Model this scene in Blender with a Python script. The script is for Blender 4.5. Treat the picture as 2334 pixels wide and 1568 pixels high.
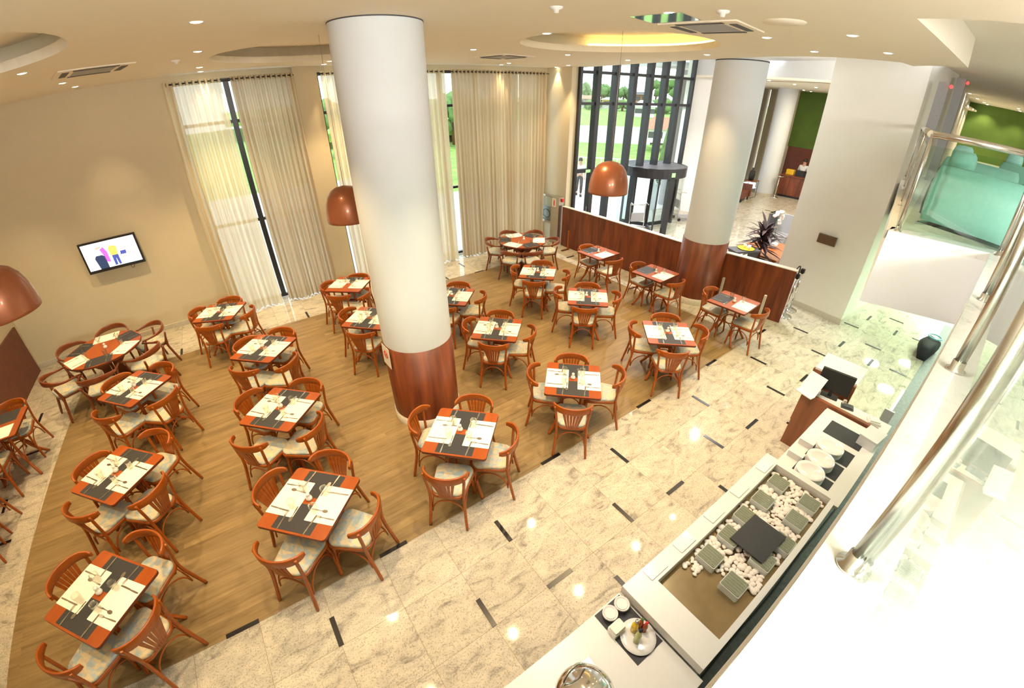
import bpy, bmesh, math, random
from math import sin, cos, pi, radians as R
from mathutils import Vector, Matrix
from mathutils.geometry import delaunay_2d_cdt

for o in list(bpy.data.objects): bpy.data.objects.remove(o)
SC = bpy.context.scene
COL = SC.collection
random.seed(7)
CAM = Vector((1.6237, -2.5882, 3.9590))
ZC = 4.61                                     # dining room ceiling

# ------------------------------------------------------------------ camera (wide lens with barrel distortion)
cd = bpy.data.cameras.new('camera'); cam = bpy.data.objects.new('camera', cd); COL.objects.link(cam)
M = Matrix(((0.8146448, 0.3142946, -0.4874143), (-0.5799297, 0.4328342, -0.6901710), (-0.0059474, 0.8449103, 0.5348749))).to_4x4()
M.translation = CAM; cam.matrix_world = M
cd.type = 'PANO'; cd.panorama_type = 'FISHEYE_LENS_POLYNOMIAL'
cd.sensor_fit = 'HORIZONTAL'; cd.sensor_width = 36; cd.sensor_height = 24; cd.fisheye_fov = 3.14
cd.fisheye_polynomial_k0 = 0
for i, v in enumerate((0.0711846074511067, -0.00041838617031746486, -5.570500600799116e-05, 1.6839326359918629e-06)):
    setattr(cd, 'fisheye_polynomial_k%d' % (i+1), -v)
cd.clip_end = 400
SC.camera = cam

# ------------------------------------------------------------------ sky, exposure, large lights
W = bpy.data.worlds.new('sky'); SC.world = W; W.use_nodes = True
bg = W.node_tree.nodes['Background']; bg.inputs[0].default_value = (.86, .93, 1, 1); bg.inputs[1].default_value = 3.2
vs = SC.view_settings; vs.view_transform = 'Standard'; vs.look = 'None'; vs.exposure = 0.28; vs.gamma = 1; vs.use_curve_mapping = False

def light(name, kind, loc, power, color=(1, 1, 1), size=.1, target=None, spot=None, blend=.5, size_y=None):
    d = bpy.data.lights.new(name, kind); d.energy = power; d.color = color
    if kind == 'AREA':
        d.size = size
        if size_y: d.shape = 'RECTANGLE'; d.size_y = size_y
    else: d.shadow_soft_size = size
    if kind == 'SPOT': d.spot_size = R(spot or 90); d.spot_blend = blend
    o = bpy.data.objects.new(name, d); COL.objects.link(o); o.location = loc
    t = Vector(target) if target else Vector(loc) - Vector((0, 0, 1))
    o.rotation_euler = (t - Vector(loc)).to_track_quat('-Z', 'Y').to_euler()
    return o
COOL = (1, .97, .93); WARM = (1, .72, .38); GREEN = (.76, 1, .70)
light('mezzanine_fill_light', 'AREA', (.2, -5.6, 4.5), 300, COOL, 1.6, (1.5, 1, 1.5), size_y=1.2)  # unseen lamp, added as cool fill for the column front
light('mezzanine_fill_light', 'AREA', (2.8, -6.2, 4.5), 360, COOL, 1.6, (7.5, -1.2, 2.2), size_y=1.2)  # second added fill, aimed to brighten the fascia and pier
for x, p in ((.4, 330), (2.1, 430)): light('mezzanine_fill_spot', 'SPOT', (x, -3.6, 4.58), p, COOL, .10, spot=88, blend=.9)  # unseen spots, added to blow out the kerb and upper floor
light('upper_floor_fill', 'AREA', (10.5, -4.6, 4.85), 60, (1, .95, .75), 1.5)  # added lamp, lifts the dark upper floor
light('soffit_fill_light', 'AREA', (10.6, 3.4, 5.1), 170, COOL, .7, (15.6, 3.6, 4.6))  # added lamp, brightens the soffit and foyer wall
for x in (11.5, 13.6): 
    for y in (1.5, 4.2): light('foyer_fill_spot', 'SPOT', (x, y, 5.15), 420, COOL, .04, spot=125, blend=.6)  # unseen spots, put in to light the foyer
light('lobby_light', 'AREA', (20.5, 4.0, 4.5), 170, (1, .84, .58), 2.5)

# ------------------------------------------------------------------ materials
def nodes(name):
    m = bpy.data.materials.new(name); m.use_nodes = True
    nt = m.node_tree; return m, nt, nt.nodes['Principled BSDF']
def N(nt, t, **kw):
    n = nt.nodes.new(t)
    for k, v in kw.items():
        if k in n.inputs: n.inputs[k].default_value = v
        else: setattr(n, k, v)
    return n
def ramp(nt, stops, interp='LINEAR'):
    n = nt.nodes.new('ShaderNodeValToRGB'); e = n.color_ramp.elements; n.color_ramp.interpolation = interp
    while len(e) < len(stops): e.new(.5)
    for i, (p, c) in enumerate(stops): e[i].position = p; e[i].color = (*c, 1)
    return n
def coords(nt, scale=(1, 1, 1), loc=(0, 0, 0), rot=(0, 0, 0), src='Object'):
    tc = nt.nodes.new('ShaderNodeTexCoord'); mp = nt.nodes.new('ShaderNodeMapping')
    mp.inputs['Scale'].default_value = scale; mp.inputs['Location'].default_value = loc; mp.inputs['Rotation'].default_value = rot
    nt.links.new(tc.outputs[src], mp.inputs['Vector']); return mp
def plain(name, col, rough=.5, metal=0, coat=0, noise=.04, nscale=30, spec=.5):
    m, nt, b = nodes(name)
    mp = coords(nt); n = N(nt, 'ShaderNodeTexNoise', Scale=nscale, Detail=3.0); nt.links.new(mp.outputs[0], n.inputs['Vector'])
    r = ramp(nt, [(.3, tuple(c*(1-noise) for c in col)), (.7, tuple(min(1, c*(1+noise)) for c in col))])
    nt.links.new(n.outputs['Fac'], r.inputs[0]); nt.links.new(r.outputs[0], b.inputs['Base Color'])
    b.inputs['Roughness'].default_value = rough; b.inputs['Metallic'].default_value = metal
    b.inputs['Coat Weight'].default_value = coat; b.inputs['Specular IOR Level'].default_value = spec
    return m
def emit(name, col, strength):
    m, nt, b = nodes(name); b.inputs['Base Color'].default_value = (*col, 1)
    b.inputs['Emission Color'].default_value = (*col, 1); b.inputs['Emission Strength'].default_value = strength
    return m
def wood(name, c1, c2, scale=(3, 30, 3), rough=.35, coat=.3, rot=(0, 0, 0), src='Object'):
    m, nt, b = nodes(name); mp = coords(nt, scale, rot=rot, src=src)
    n = N(nt, 'ShaderNodeTexNoise', Scale=1.0, Detail=6.0, Roughness=.6, Distortion=.4); nt.links.new(mp.outputs[0], n.inputs['Vector'])
    r = ramp(nt, [(.3, c1), (.7, c2)]); nt.links.new(n.outputs['Fac'], r.inputs[0]); nt.links.new(r.outputs[0], b.inputs['Base Color'])
    b.inputs['Roughness'].default_value = rough; b.inputs['Coat Weight'].default_value = coat; b.inputs['Coat Roughness'].default_value = .25
    return m
def glass(name, tint=(.93, .97, .95), ior=1.5, rough=0.0):
    m, nt, b = nodes(name); nt.nodes.remove(b); out = nt.nodes['Material Output']
    t = N(nt, 'ShaderNodeBsdfTransparent'); t.inputs[0].default_value = (*tint, 1)
    g = N(nt, 'ShaderNodeBsdfGlossy', Roughness=rough); f = N(nt, 'ShaderNodeFresnel', IOR=ior); x = N(nt, 'ShaderNodeMixShader')
    geo = nt.nodes.new('ShaderNodeNewGeometry'); io = N(nt, 'ShaderNodeMapRange'); io.inputs['To Min'].default_value = ior; io.inputs['To Max'].default_value = 1/ior     # a thin sheet: the same on both faces
    nt.links.new(geo.outputs['Backfacing'], io.inputs['Value']); nt.links.new(io.outputs[0], f.inputs['IOR'])
    nt.links.new(f.outputs[0], x.inputs[0]); nt.links.new(t.outputs[0], x.inputs[1]); nt.links.new(g.outputs[0], x.inputs[2]); nt.links.new(x.outputs[0], out.inputs[0])
    return m
def cloth(name, col, transl=.4, transp=.1):
    m, nt, b = nodes(name); out = nt.nodes['Material Output']
    mp = coords(nt, (40, 40, 3)); n = N(nt, 'ShaderNodeTexNoise', Scale=1.0, Detail=2.0); nt.links.new(mp.outputs[0], n.inputs['Vector'])
    r = ramp(nt, [(.25, tuple(c*.93 for c in col)), (.75, col)]); nt.links.new(n.outputs['Fac'], r.inputs[0])
    nt.links.new(r.outputs[0], b.inputs['Base Color']); b.inputs['Roughness'].default_value = .9
    t = N(nt, 'ShaderNodeBsdfTranslucent'); nt.links.new(r.outputs[0], t.inputs[0])
    p = N(nt, 'ShaderNodeBsdfTransparent'); a = N(nt, 'ShaderNodeMixShader'); a.inputs[0].default_value = transl
    nt.links.new(b.outputs[0], a.inputs[1]); nt.links.new(t.outputs[0], a.inputs[2])
    c = N(nt, 'ShaderNodeMixShader'); c.inputs[0].default_value = transp
    nt.links.new(a.outputs[0], c.inputs[1]); nt.links.new(p.outputs[0], c.inputs[2]); nt.links.new(c.outputs[0], out.inputs[0])
    return m
def math_node(nt, op, a, b=None):
    n = nt.nodes.new('ShaderNodeMath'); n.operation = op
    for i, v in enumerate((a, b)):
        if v is None: continue
        if isinstance(v, (int, float)): n.inputs[i].default_value = v
        else: nt.links.new(v, n.inputs[i])
    return n.outputs[0]
def mixrgb(nt, fac, a, b, mode='MIX'):
    n = nt.nodes.new('ShaderNodeMix'); n.data_type = 'RGBA'; n.blend_type = mode
    for s, v in ((0, fac), (6, a), (7, b)):
        if isinstance(v, (int, float)): n.inputs[s].default_value = v
        elif isinstance(v, tuple): n.inputs[s].default_value = (*v, 1)
        else: nt.links.new(v, n.inputs[s])
    return n.outputs[2]

def granite_floor():
    m, nt, b = nodes('granite_tiles'); mp = coords(nt)
    sx = nt.nodes.new('ShaderNodeSeparateXYZ'); nt.links.new(mp.outputs[0], sx.inputs[0])
    u = math_node(nt, 'DIVIDE', sx.outputs[0], .6); v = math_node(nt, 'DIVIDE', sx.outputs[1], .6)
    fu, fv = math_node(nt, 'FLOOR', u), math_node(nt, 'FLOOR', v)
    cx = nt.nodes.new('ShaderNodeCombineXYZ'); nt.links.new(fu, cx.inputs[0]); nt.links.new(fv, cx.inputs[1])
    wn = N(nt, 'ShaderNodeTexWhiteNoise', noise_dimensions='3D'); nt.links.new(cx.outputs[0], wn.inputs['Vector'])
    off = nt.nodes.new('ShaderNodeVectorMath'); off.operation = 'MULTIPLY_ADD'
    nt.links.new(wn.outputs['Color'], off.inputs[0]); off.inputs[1].default_value = (20, 20, 20); nt.links.new(mp.outputs[0], off.inputs[2])
    st = nt.nodes.new('ShaderNodeVectorMath'); st.operation = 'MULTIPLY'; st.inputs[1].default_value = (1, 2.2, 1); nt.links.new(off.outputs[0], st.inputs[0])
    big = N(nt, 'ShaderNodeTexNoise', Scale=3.2, Detail=7.0, Roughness=.62, Distortion=1.2); nt.links.new(st.outputs[0], big.inputs['Vector'])
    sp = N(nt, 'ShaderNodeTexNoise', Scale=75.0, Detail=3.0, Roughness=.7); nt.links.new(off.outputs[0], sp.inputs['Vector'])
    c1 = ramp(nt, [(.3, (.27, .25, .21)), (.44, (.52, .475, .385)), (.62, (.64, .585, .465)), (.8, (.60, .535, .41))]); nt.links.new(big.outputs['Fac'], c1.inputs[0])
    c2 = ramp(nt, [(.37, (.22, .19, .17)), (.48, (1, 1, 1))]); nt.links.new(sp.outputs['Fac'], c2.inputs[0])
    col = mixrgb(nt, .5, c1.outputs[0], c2.outputs[0], 'MULTIPLY')
    tint = ramp(nt, [(0, (.90, .90, .90)), (1, (1.0, 1.0, 1.0))]); nt.links.new(wn.outputs['Value'], tint.inputs[0])
    col = mixrgb(nt, 1.0, col, tint.outputs[0], 'MULTIPLY')
    def edge(c):
        f = math_node(nt, 'FRACT', c); g = math_node(nt, 'SUBTRACT', f, .5); g = math_node(nt, 'ABSOLUTE', g); return math_node(nt, 'GREATER_THAN', g, .4965)
    j = math_node(nt, 'MAXIMUM', edge(u), edge(v))
    col = mixrgb(nt, j, col, (.30, .24, .17))
    nt.links.new(col, b.inputs['Base Color']); b.inputs['Roughness'].default_value = .05; b.inputs['Specular IOR Level'].default_value = .4
    return m
def plank_floor():
    m, nt, b = nodes('laminate_planks'); mp = coords(nt)
    br = N(nt, 'ShaderNodeTexBrick', Scale=1.0, offset=.37); br.inputs['Brick Width'].default_value = 1.25; br.inputs['Row Height'].default_value = .095
    br.inputs['Mortar Size'].default_value = .0012; br.inputs['Color1'].default_value = (.0, .0, .0, 1); br.inputs['Color2'].default_value = (1, 1, 1, 1); br.inputs['Mortar'].default_value = (.3, .3, .3, 1)
    nt.links.new(mp.outputs[0], br.inputs['Vector'])
    mp2 = coords(nt, (1.3, 17, 1)); n = N(nt, 'ShaderNodeTexNoise', Scale=1.0, Detail=6.0, Roughness=.62, Distortion=.6)
    add = nt.nodes.new('ShaderNodeVectorMath'); add.operation = 'ADD'; sc = nt.nodes.new('ShaderNodeVectorMath'); sc.operation = 'SCALE'; sc.inputs['Scale'].default_value = 9
    nt.links.new(br.outputs['Color'], sc.inputs[0]); nt.links.new(sc.outputs[0], add.inputs[0]); nt.links.new(mp2.outputs[0], add.inputs[1]); nt.links.new(add.outputs[0], n.inputs['Vector'])
    r = ramp(nt, [(.25, (.17, .108, .043)), (.5, (.265, .178, .076)), (.75, (.34, .24, .112))]); nt.links.new(n.outputs['Fac'], r.inputs[0])
    t = ramp(nt, [(0, (.84, .84, .84)), (1, (1.05, 1.05, 1.05))]); nt.links.new(br.outputs['Color'], t.inputs[0])
    col = mixrgb(nt, 1.0, r.outputs[0], t.outputs[0], 'MULTIPLY')
    nt.links.new(col, b.inputs['Base Color']); b.inputs['Roughness'].default_value = .42; b.inputs['Specular IOR Level'].default_value = .35
    return m
def seat_fabric():
    m, nt, b = nodes('seat_fabric'); mp = coords(nt)
    oi = nt.nodes.new('ShaderNodeObjectInfo'); add = nt.nodes.new('ShaderNodeVectorMath'); add.operation = 'ADD'
    s = nt.nodes.new('ShaderNodeMath'); s.operation = 'MULTIPLY'; s.inputs[1].default_value = 30; nt.links.new(oi.outputs['Random'], s.inputs[0])
    nt.links.new(mp.outputs[0], add.inputs[0]); nt.links.new(s.outputs[0], add.inputs[1])
    n = N(nt, 'ShaderNodeTexNoise', Scale=11.0, Detail=2.5, Distortion=1.6); nt.links.new(add.outputs[0], n.inputs['Vector'])
    r = ramp(nt, [(.38, (.36, .44, .46)), (.47, (.44, .49, .47)), (.52, (.58, .49, .31)), (.62, (.64, .54, .35))]); nt.links.new(n.outputs['Fac'], r.inputs[0])
    nt.links.new(r.outputs[0], b.inputs['Base Color']); b.inputs['Roughness'].default_value = .6
    return m
def marble():
    m, nt, b = nodes('white_marble'); mp = coords(nt)
    n = N(nt, 'ShaderNodeTexNoise', Scale=5.0, Detail=9.0, Roughness=.75, Distortion=.8); nt.links.new(mp.outputs[0], n.inputs['Vector'])
    r = ramp(nt, [(.28, (.38, .36, .36)), (.42, (.74, .71, .68)), (.6, (.83, .81, .77))]); nt.links.new(n.outputs['Fac'], r.inputs[0])
    nt.links.new(r.outputs[0], b.inputs['Base Color']); b.inputs['Roughness'].default_value = .25
    return m

MT = dict(
 granite=granite_floor(), planks=plank_floor(), seat=seat_fabric(), marble=marble(),
 wall=plain('cream_wall_paint', (.64, .56, .40), .8, noise=.015, nscale=6), ceil=plain('ceiling_paint', (.84, .78, .66), .85, noise=.01, nscale=4),
 white=plain('white_paint', (.84, .84, .83), .7, noise=.01, nscale=6), colwhite=plain('column_paint', (.68, .71, .75), .75, noise=.01, nscale=5),
 pier=plain('pale_wall_paint', (.84, .82, .76), .75, noise=.01, nscale=5),
 black=plain('black_stone', (.012, .012, .014), .25), blackmetal=plain('black_metal', (.02, .02, .024), .35), dark=plain('dark_grey', (.07, .07, .075), .6),
 darkfloor=plain('dark_grey_stone', (.13, .13, .14), .5, noise=.2, nscale=20),
 chair=wood('orange_bentwood', (.30, .060, .003), (.41, .096, .006), (4, 4, 18), .32, .15), armchair=wood('brown_bentwood', (.17, .038, .009), (.25, .058, .014), (4, 4, 16), .3, .45),
 table=wood('orange_table_veneer', (.28, .050, .002), (.38, .078, .004), (6, 1.5, 6), .36, .12), tableedge=plain('dark_table_edge', (.13, .03, .012), .4),
 cherry=wood('cherry_panel', (.075, .014, .005), (.27, .066, .018), (7, 7, .8), .42, .1), darkpanel=plain('maroon_panel', (.16, .045, .025), .45, noise=.12, nscale=12),
 paper=plain('white_paper', (.86, .83, .72), .7, noise=.01), blackmat=plain('black_placemat', (.03, .03, .033), .55),
 steel=plain('polished_steel', (.62, .60, .56), .22, 1), brushed=plain('brushed_steel', (.55, .52, .47), .35, 1), chrome=plain('chrome', (.8, .8, .8), .08, 1),
 porcelain=plain('white_porcelain', (.78, .765, .745), .15, noise=.01), glass=glass('clear_glass'), greenglass=glass('balustrade_glass', (.86, .94, .89)),
 tumbler=glass('tumbler_glass', (.95, .96, .95), 1.45, .02),
 copper=plain('copper_lacquer', (.34, .105, .045), .33, .35, .25, noise=.03), plinth=plain('granite_skirting', (.60, .55, .46), .4, noise=.15, nscale=60),
 sheer=cloth('sheer_curtain', (.86, .74, .52), .5, .10), drape=cloth('beige_drape', (.68, .54, .355), .45, .02), eyelet=plain('eyelet_metal', (.25, .2, .14), .3, 1),
 green=plain('green_paint', (.105, .185, .03), .8, noise=.1, nscale=2), teal=plain('teal_upholstery', (.25, .52, .48), .8), grey=plain('grey_metal', (.30, .30, .31), .5),
 counter=plain('white_counter_laminate', (.74, .73, .69), .3, noise=.01), basin=plain('bronze_basin', (.30, .22, .11), .22, .7, noise=.1, nscale=8),
 pebble=plain('river_pebble', (.84, .76, .68), .6, noise=.06, nscale=12), block=glass('glass_block', (.90, .92, .87), 1.55, .05),
 leather=plain('brown_leather', (.17, .05, .028), .4), oak=wood('walnut_desk', (.17, .05, .018), (.29, .10, .04), (8, 8, .8), .35, .3),
 red=plain('red_plastic', (.65, .02, .02), .35), yellow=plain('yellow_tray', (.9, .55, .02), .4), skin=plain('skin', (.62, .36, .25), .6), hair=plain('dark_hair', (.03, .02, .015), .6),
 shirt=plain('white_shirt', (.8, .8, .82), .8), trousers=plain('dark_trousers', (.05, .045, .045), .8), screen=emit('tv_white', (.95, .93, 1), 1.5),
 lamp=emit('lamp_warm', (1, .82, .55), 14), lampcool=emit('lamp_cool', (1, .97, .9), 22), fluo=emit('lamp_greenish', (.9, 1, .88), 22), cove=emit('cove_led', (1, .72, .22), 5), redled=emit('red_lamp', (1, .03, .03), 4),
 grass=plain('lawn_grass', (.20, .36, .06), .9, noise=.35, nscale=1.5), leaf=plain('tree_leaf', (.10, .19, .05), .9, noise=.4, nscale=2), darkleaf=plain('purple_leaf', (.055, .03, .035), .45, noise=.5, nscale=6),
 road=plain('pale_concrete', (.78, .80, .84), .8), stone=plain('grey_stone', (.30, .28, .25), .9, noise=.3, nscale=3), roof=plain('clay_roof', (.38, .17, .10), .8, noise=.2, nscale=5), terrace=plain('terrace_tiles', (.55, .55, .57), .5, noise=.06),
 glassrim=plain('frosted_glass_rim', (.62, .66, .64), .25),
 blocktop=plain('glass_sheen_face', (.50, .51, .42), .06), darkplate=plain('brown_plate', (.15, .095, .06), .3, .3),
 oil=plain('yellow_oil', (.80, .55, .01), .12, spec=.6), vinegar=plain('pale_green_vinegar', (.55, .58, .22), .12), sauce=plain('red_sauce', (.50, .10, .03), .15), rubber=plain('black_rubber', (.015, .015, .015), .6), cyan=plain('pale_blue_ring', (.25, .6, .75), .4), navy=plain('black_textile', (.012, .012, .018), .8),
 sofa2=plain('dark_cushion_edge', (.03, .035, .05), .7), orchid=plain('white_petal', (.85, .85, .82), .7), exit=emit('exit_sign_green', (.25, .55, .2), .8),
)
for k, c, s in (('tvpink', (.75, .12, .6), 1), ('tvgold', (.75, .5, .12), 1), ('tvblue', (.05, .08, .35), 1), ('tvdark', (.02, .04, .1), 1), ('tvcyan', (.6, .9, .95), 1), ('tvrose', (.95, .7, .8), 1), ('tvskin', (.8, .4, .35), 1)):
    MT[k] = emit(k, c, s)

MT['blocktop'].node_tree.nodes['Principled BSDF'].inputs['Alpha'].default_value = .5  # pale half-opaque colour stands in for reflections on the block tops

# ------------------------------------------------------------------ mesh helpers
class MB:
    def __init__(s): s.v, s.f, s.sm = [], [], []
    def add(s, vs, fs, smooth=False):
        b = len(s.v); s.v += [tuple(v) for v in vs]; s.f += [tuple(i+b for i in f) for f in fs]; s.sm += [smooth]*len(fs); return s
    def box(s, x0, y0, z0, x1, y1, z1, rz=0, c=None):
        vs = [(x, y, z) for z in (z0, z1) for x, y in ((x0, y0), (x1, y0), (x1, y1), (x0, y1))]
        if rz:
            cx, cy = c or ((x0+x1)/2, (y0+y1)/2); vs = [(cx+(x-cx)*cos(rz)-(y-cy)*sin(rz), cy+(x-cx)*sin(rz)+(y-cy)*cos(rz), z) for x, y, z in vs]
        return s.add(vs, [(0, 3, 2, 1), (4, 5, 6, 7), (0, 1, 5, 4), (1, 2, 6, 5), (2, 3, 7, 6), (3, 0, 4, 7)])
    def prism(s, poly, z0, z1):
        n = len(poly); vs = [(x, y, z0) for x, y in poly] + [(x, y, z1) for x, y in poly]
        return s.add(vs, [tuple(range(n-1, -1, -1)), tuple(range(n, 2*n))] + [(i, (i+1) % n, n+(i+1) % n, n+i) for i in range(n)])
    def tube(s, pts, r, n=8, closed=False):
        pts = [Vector(p) for p in pts]; k = len(pts); rs = r if isinstance(r, (list, tuple)) else [r]*k
        vs = []; ref = None
        for i, p in enumerate(pts):
            a = pts[(i-1) % k] if closed or i > 0 else p; b = pts[(i+1) % k] if closed or i < k-1 else p
            t = (b-a).normalized()
            if ref is None: ref = t.orthogonal().normalized()
            ref = (ref - t*ref.dot(t)); ref = ref.normalized() if ref.length > 1e-6 else t.orthogonal().normalized()
            w = t.cross(ref)
            for j in range(n):
                a_ = 2*pi*j/n; vs.append(p + (ref*cos(a_)+w*sin(a_))*rs[i])
        fs = []
        for i in range(k if closed else k-1):
            i2 = (i+1) % k
            for j in range(n): fs.append((i*n+j, i*n+(j+1) % n, i2*n+(j+1) % n, i2*n+j))
        s.add(vs, fs, True)
        if not closed:
            s.f.append(tuple(len(s.v)-k*n + j for j in range(n-1, -1, -1))); s.f.append(tuple(len(s.v)-n + j for j in range(n))); s.sm += [False, False]
        return s
    def lathe(s, prof, n=24, c=(0, 0, 0), smooth=True, a0=0, a1=2*pi):
        full = abs(a1-a0-2*pi) < 1e-6; m = n if full else n+1; vs = []
        for r_, z in prof:
            for j in range(m):
                a = a0+(a1-a0)*j/n; vs.append((c[0]+r_*cos(a), c[1]+r_*sin(a), c[2]+z))
        fs = []
        for i in range(len(prof)-1):
            for j in range(n):
                j2 = (j+1) % m; fs.append((i*m+j, i*m+j2, (i+1)*m+j2, (i+1)*m+j))
        return s.add(vs, fs, smooth)
    def band(s, pts, hs, th, n_out=None):
        """Upright band (rail): pts centre line, hs half-heights, th thickness."""
        pts = [Vector(p) for p in pts]; k = len(pts); vs = []
        for i, p in enumerate(pts):
            t = (pts[min(i+1, k-1)]-pts[max(i-1, 0)]); t.z = 0; t.normalize(); nn = Vector((t.y, -t.x, 0))
            h = hs[i] if isinstance(hs, (list, tuple)) else hs
            for dn, dz in ((-1, -.85), (-.6, -1), (.6, -1), (1, -.85), (1, .85), (.6, 1), (-.6, 1), (-1, .85)): vs.append(p+nn*dn*th/2+Vector((0, 0, dz*h)))
        fs = [(i*8+j, i*8+(j+1) % 8, (i+1)*8+(j+1) % 8, (i+1)*8+j) for i in range(k-1) for j in range(8)]
        s.add(vs, fs, True); b = len(s.v)-8*k
        s.f += [tuple(b+j for j in range(7, -1, -1)), tuple(b+8*(k-1)+j for j in range(8))]; s.sm += [False, False]; return s
    def pad(s, outline, z0, z1, rnd):
        """Cushion: outline polygon with rounded rim."""
        n = len(outline); cx = sum(p[0] for p in outline)/n; cy = sum(p[1] for p in outline)/n
        lay = [(z0, -rnd*.5), (z0+(z1-z0)*.3, 0), (z0+(z1-z0)*.65, 0), (z1-(z1-z0)*.12, -rnd*.5), (z1, -rnd*1.4)]
        vs = []
        for z, d in lay:
            for x, y in outline:
                l = math.hypot(x-cx, y-cy); vs.append((x+(x-cx)/l*d, y+(y-cy)/l*d, z))
        vs.append((cx, cy, z1+.006)); vs.append((cx, cy, z0)); L = len(lay)
        fs = [(i*n+j, i*n+(j+1) % n, (i+1)*n+(j+1) % n, (i+1)*n+j) for i in range(L-1) for j in range(n)]
        fs += [((L-1)*n+j, (L-1)*n+(j+1) % n, L*n) for j in range(n)] + [((j+1) % n, j, L*n+1) for j in range(n)]
        return s.add(vs, fs, True)
    def build(s, name, mat, parent=None, loc=None):
        me = bpy.data.meshes.new(name); me.from_pydata(s.v, [], s.f); me.materials.append(MT[mat] if isinstance(mat, str) else mat)
        me.polygons.foreach_set('use_smooth', s.sm); me.update()
        o = bpy.data.objects.new(name, me); COL.objects.link(o)
        if parent: o.parent = parent
        if loc: o.location = loc
        return o
def tag(o, label=None, cat=None, group=None, kind=None):
    if label: o['label'] = label
    if cat: o['category'] = cat
    if group: o['group'] = group
    if kind: o['kind'] = kind
    return o
def thing(name, label, cat, loc=(0, 0, 0), rz=0, group=None):
    o = bpy.data.objects.new(name, None); COL.objects.link(o); o.location = loc; o.rotation_euler = (0, 0, rz); o.empty_display_size = .1
    return tag(o, label, cat, group)
def struct(o): o['kind'] = 'structure'; return o
def copy_thing(src, label, loc, rz=0, group=None):
    r_ = src.copy(); COL.objects.link(r_); r_.location = loc; r_.rotation_euler = (0, 0, rz); r_['label'] = label
    if group: r_['group'] = group
    for ch in list(src.children):
        c = ch.copy(); COL.objects.link(c); c.parent = r_
        for g in list(ch.children):
            d = g.copy(); COL.objects.link(d); d.parent = c
    return r_
def circle(cx, cy, r, n=48): return [(cx+r*cos(2*pi*i/n), cy+r*sin(2*pi*i/n)) for i in range(n)]
def bez(p, n=12):
    p = [Vector(q) for q in p]; out = []
    for i in range(n+1):
        t = i/n; q = list(p)
        while len(q) > 1: q = [a.lerp(b, t) for a, b in zip(q, q[1:])]
        out.append(q[0])
    return out
def spline(p, n=4):
    p = [Vector(q) for q in p]; out = []
    for i in range(len(p)-1):
        a, b, c, d = p[max(i-1, 0)], p[i], p[i+1], p[min(i+2, len(p)-1)]
        for k in range(n):
            t = k/n; out.append(.5*((2*b)+(c-a)*t+(2*a-5*b+4*c-d)*t*t+(3*b-a-3*c+d)*t**3))
    return out+[p[-1]]
def sheet(poly, holes, z):
    """Flat polygon with round holes."""
    vs, es = [], []
    for ring in [poly]+holes:
        b = len(vs); vs += [Vector(p) for p in ring]; es += [(b+i, b+(i+1) % len(ring)) for i in range(len(ring))]
    v, e, f, *_ = delaunay_2d_cdt(vs, es, [], 1, 1e-5)
    def inside(p, ring):
        c = False
        for i in range(len(ring)):
            (x1, y1), (x2, y2) = ring[i-1], ring[i]
            if (y1 > p[1]) != (y2 > p[1]) and p[0] < (x2-x1)*(p[1]-y1)/(y2-y1)+x1: c = not c
        return c
    fs = []
    for q in f:
        c = sum((v[i] for i in q), Vector((0, 0)))/len(q)
        if inside(c, poly) and not any(inside(c, h) for h in holes): fs.append(q)
    return [(p[0], p[1], z) for p in v], fs

# ------------------------------------------------------------------ floor
fl = struct(MB().box(-4, -9, -.2, 30, 7.3, 0).build('floor', 'granite'))
wf = struct(MB().prism([(-1.87, 0), (8.97, .02), (8.82, 5.85), (-1.67, 5.85)], .0005, .004).build('floor_wood', 'planks'))
struct(MB().box(-4, -4.5, .0005, 6.4, -2.5, .004).build('floor_dark', 'darkfloor')); struct(MB().box(6.4, -4.5, .0005, 13.5, -2.5, .004).build('floor_strip', 'darkfloor'))
inl = MB()
def inlay(x0, y0, x1, y1): inl.box(x0, y0, .0005, x1, y1, .006)
for a, b in ((.5, 1), (3, 3.5), (6.5, 7), (9.5, 10), (12.5, 13)): inlay(a*.6, -.004, b*.6, .04)
inlay(15.5*.6, -.02, 16*.6, .03)
for k in range(-1, 12):
    inlay((2+3*k)*.6-.025, -.6, (2+3*k)*.6+.02, -.31); inlay((1+3*k)*.6-.025, -1.2, (1+3*k)*.6+.02, -.91); inlay((2+3*k)*.6, -1.225, (2.5+3*k)*.6, -1.18)
    inlay((3*k)*.6-.025, -1.8, 3*k*.6+.02, -1.51); inlay((1.6+3*k)*.6, -1.825, (2.1+3*k)*.6, -1.78); inlay((2+3*k)*.6-.025, -2.4, (2+3*k)*.6+.02, -2.11)
for (x0, y0, x1, y1) in ((-2.30, 5.06, -2.255, 5.33), (-2.37, 3.05, -2.33, 3.3), (-2.32, 4.19, -2.04, 4.23), (-2.36, 2.44, -2.1, 2.48), (2.38, 5.86, 2.42, 6.15), (5.67, 5.86, 5.71, 6.15), (6.43, 5.81, 6.7, 5.86), (6.41, 6.37, 6.45, 6.65), (1.36, 5.85, 1.55, 5.89), (9.03, 5.23, 9.3, 5.28), (8.84, 2.83, 9.1, 2.87), (9.0, 4.1, 9.28, 4.14), (-.02, 5.86, .02, 6.1), (17.5, 3.9, 17.8, 3.95), (19.6, 4.5, 19.66, 4.8), (18.4, 2.9, 18.7, 2.95)): inlay(x0, y0, x1, y1)
inl.build('floor_inlay', 'black', fl); struct(bpy.data.objects['floor_inlay'])

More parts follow.
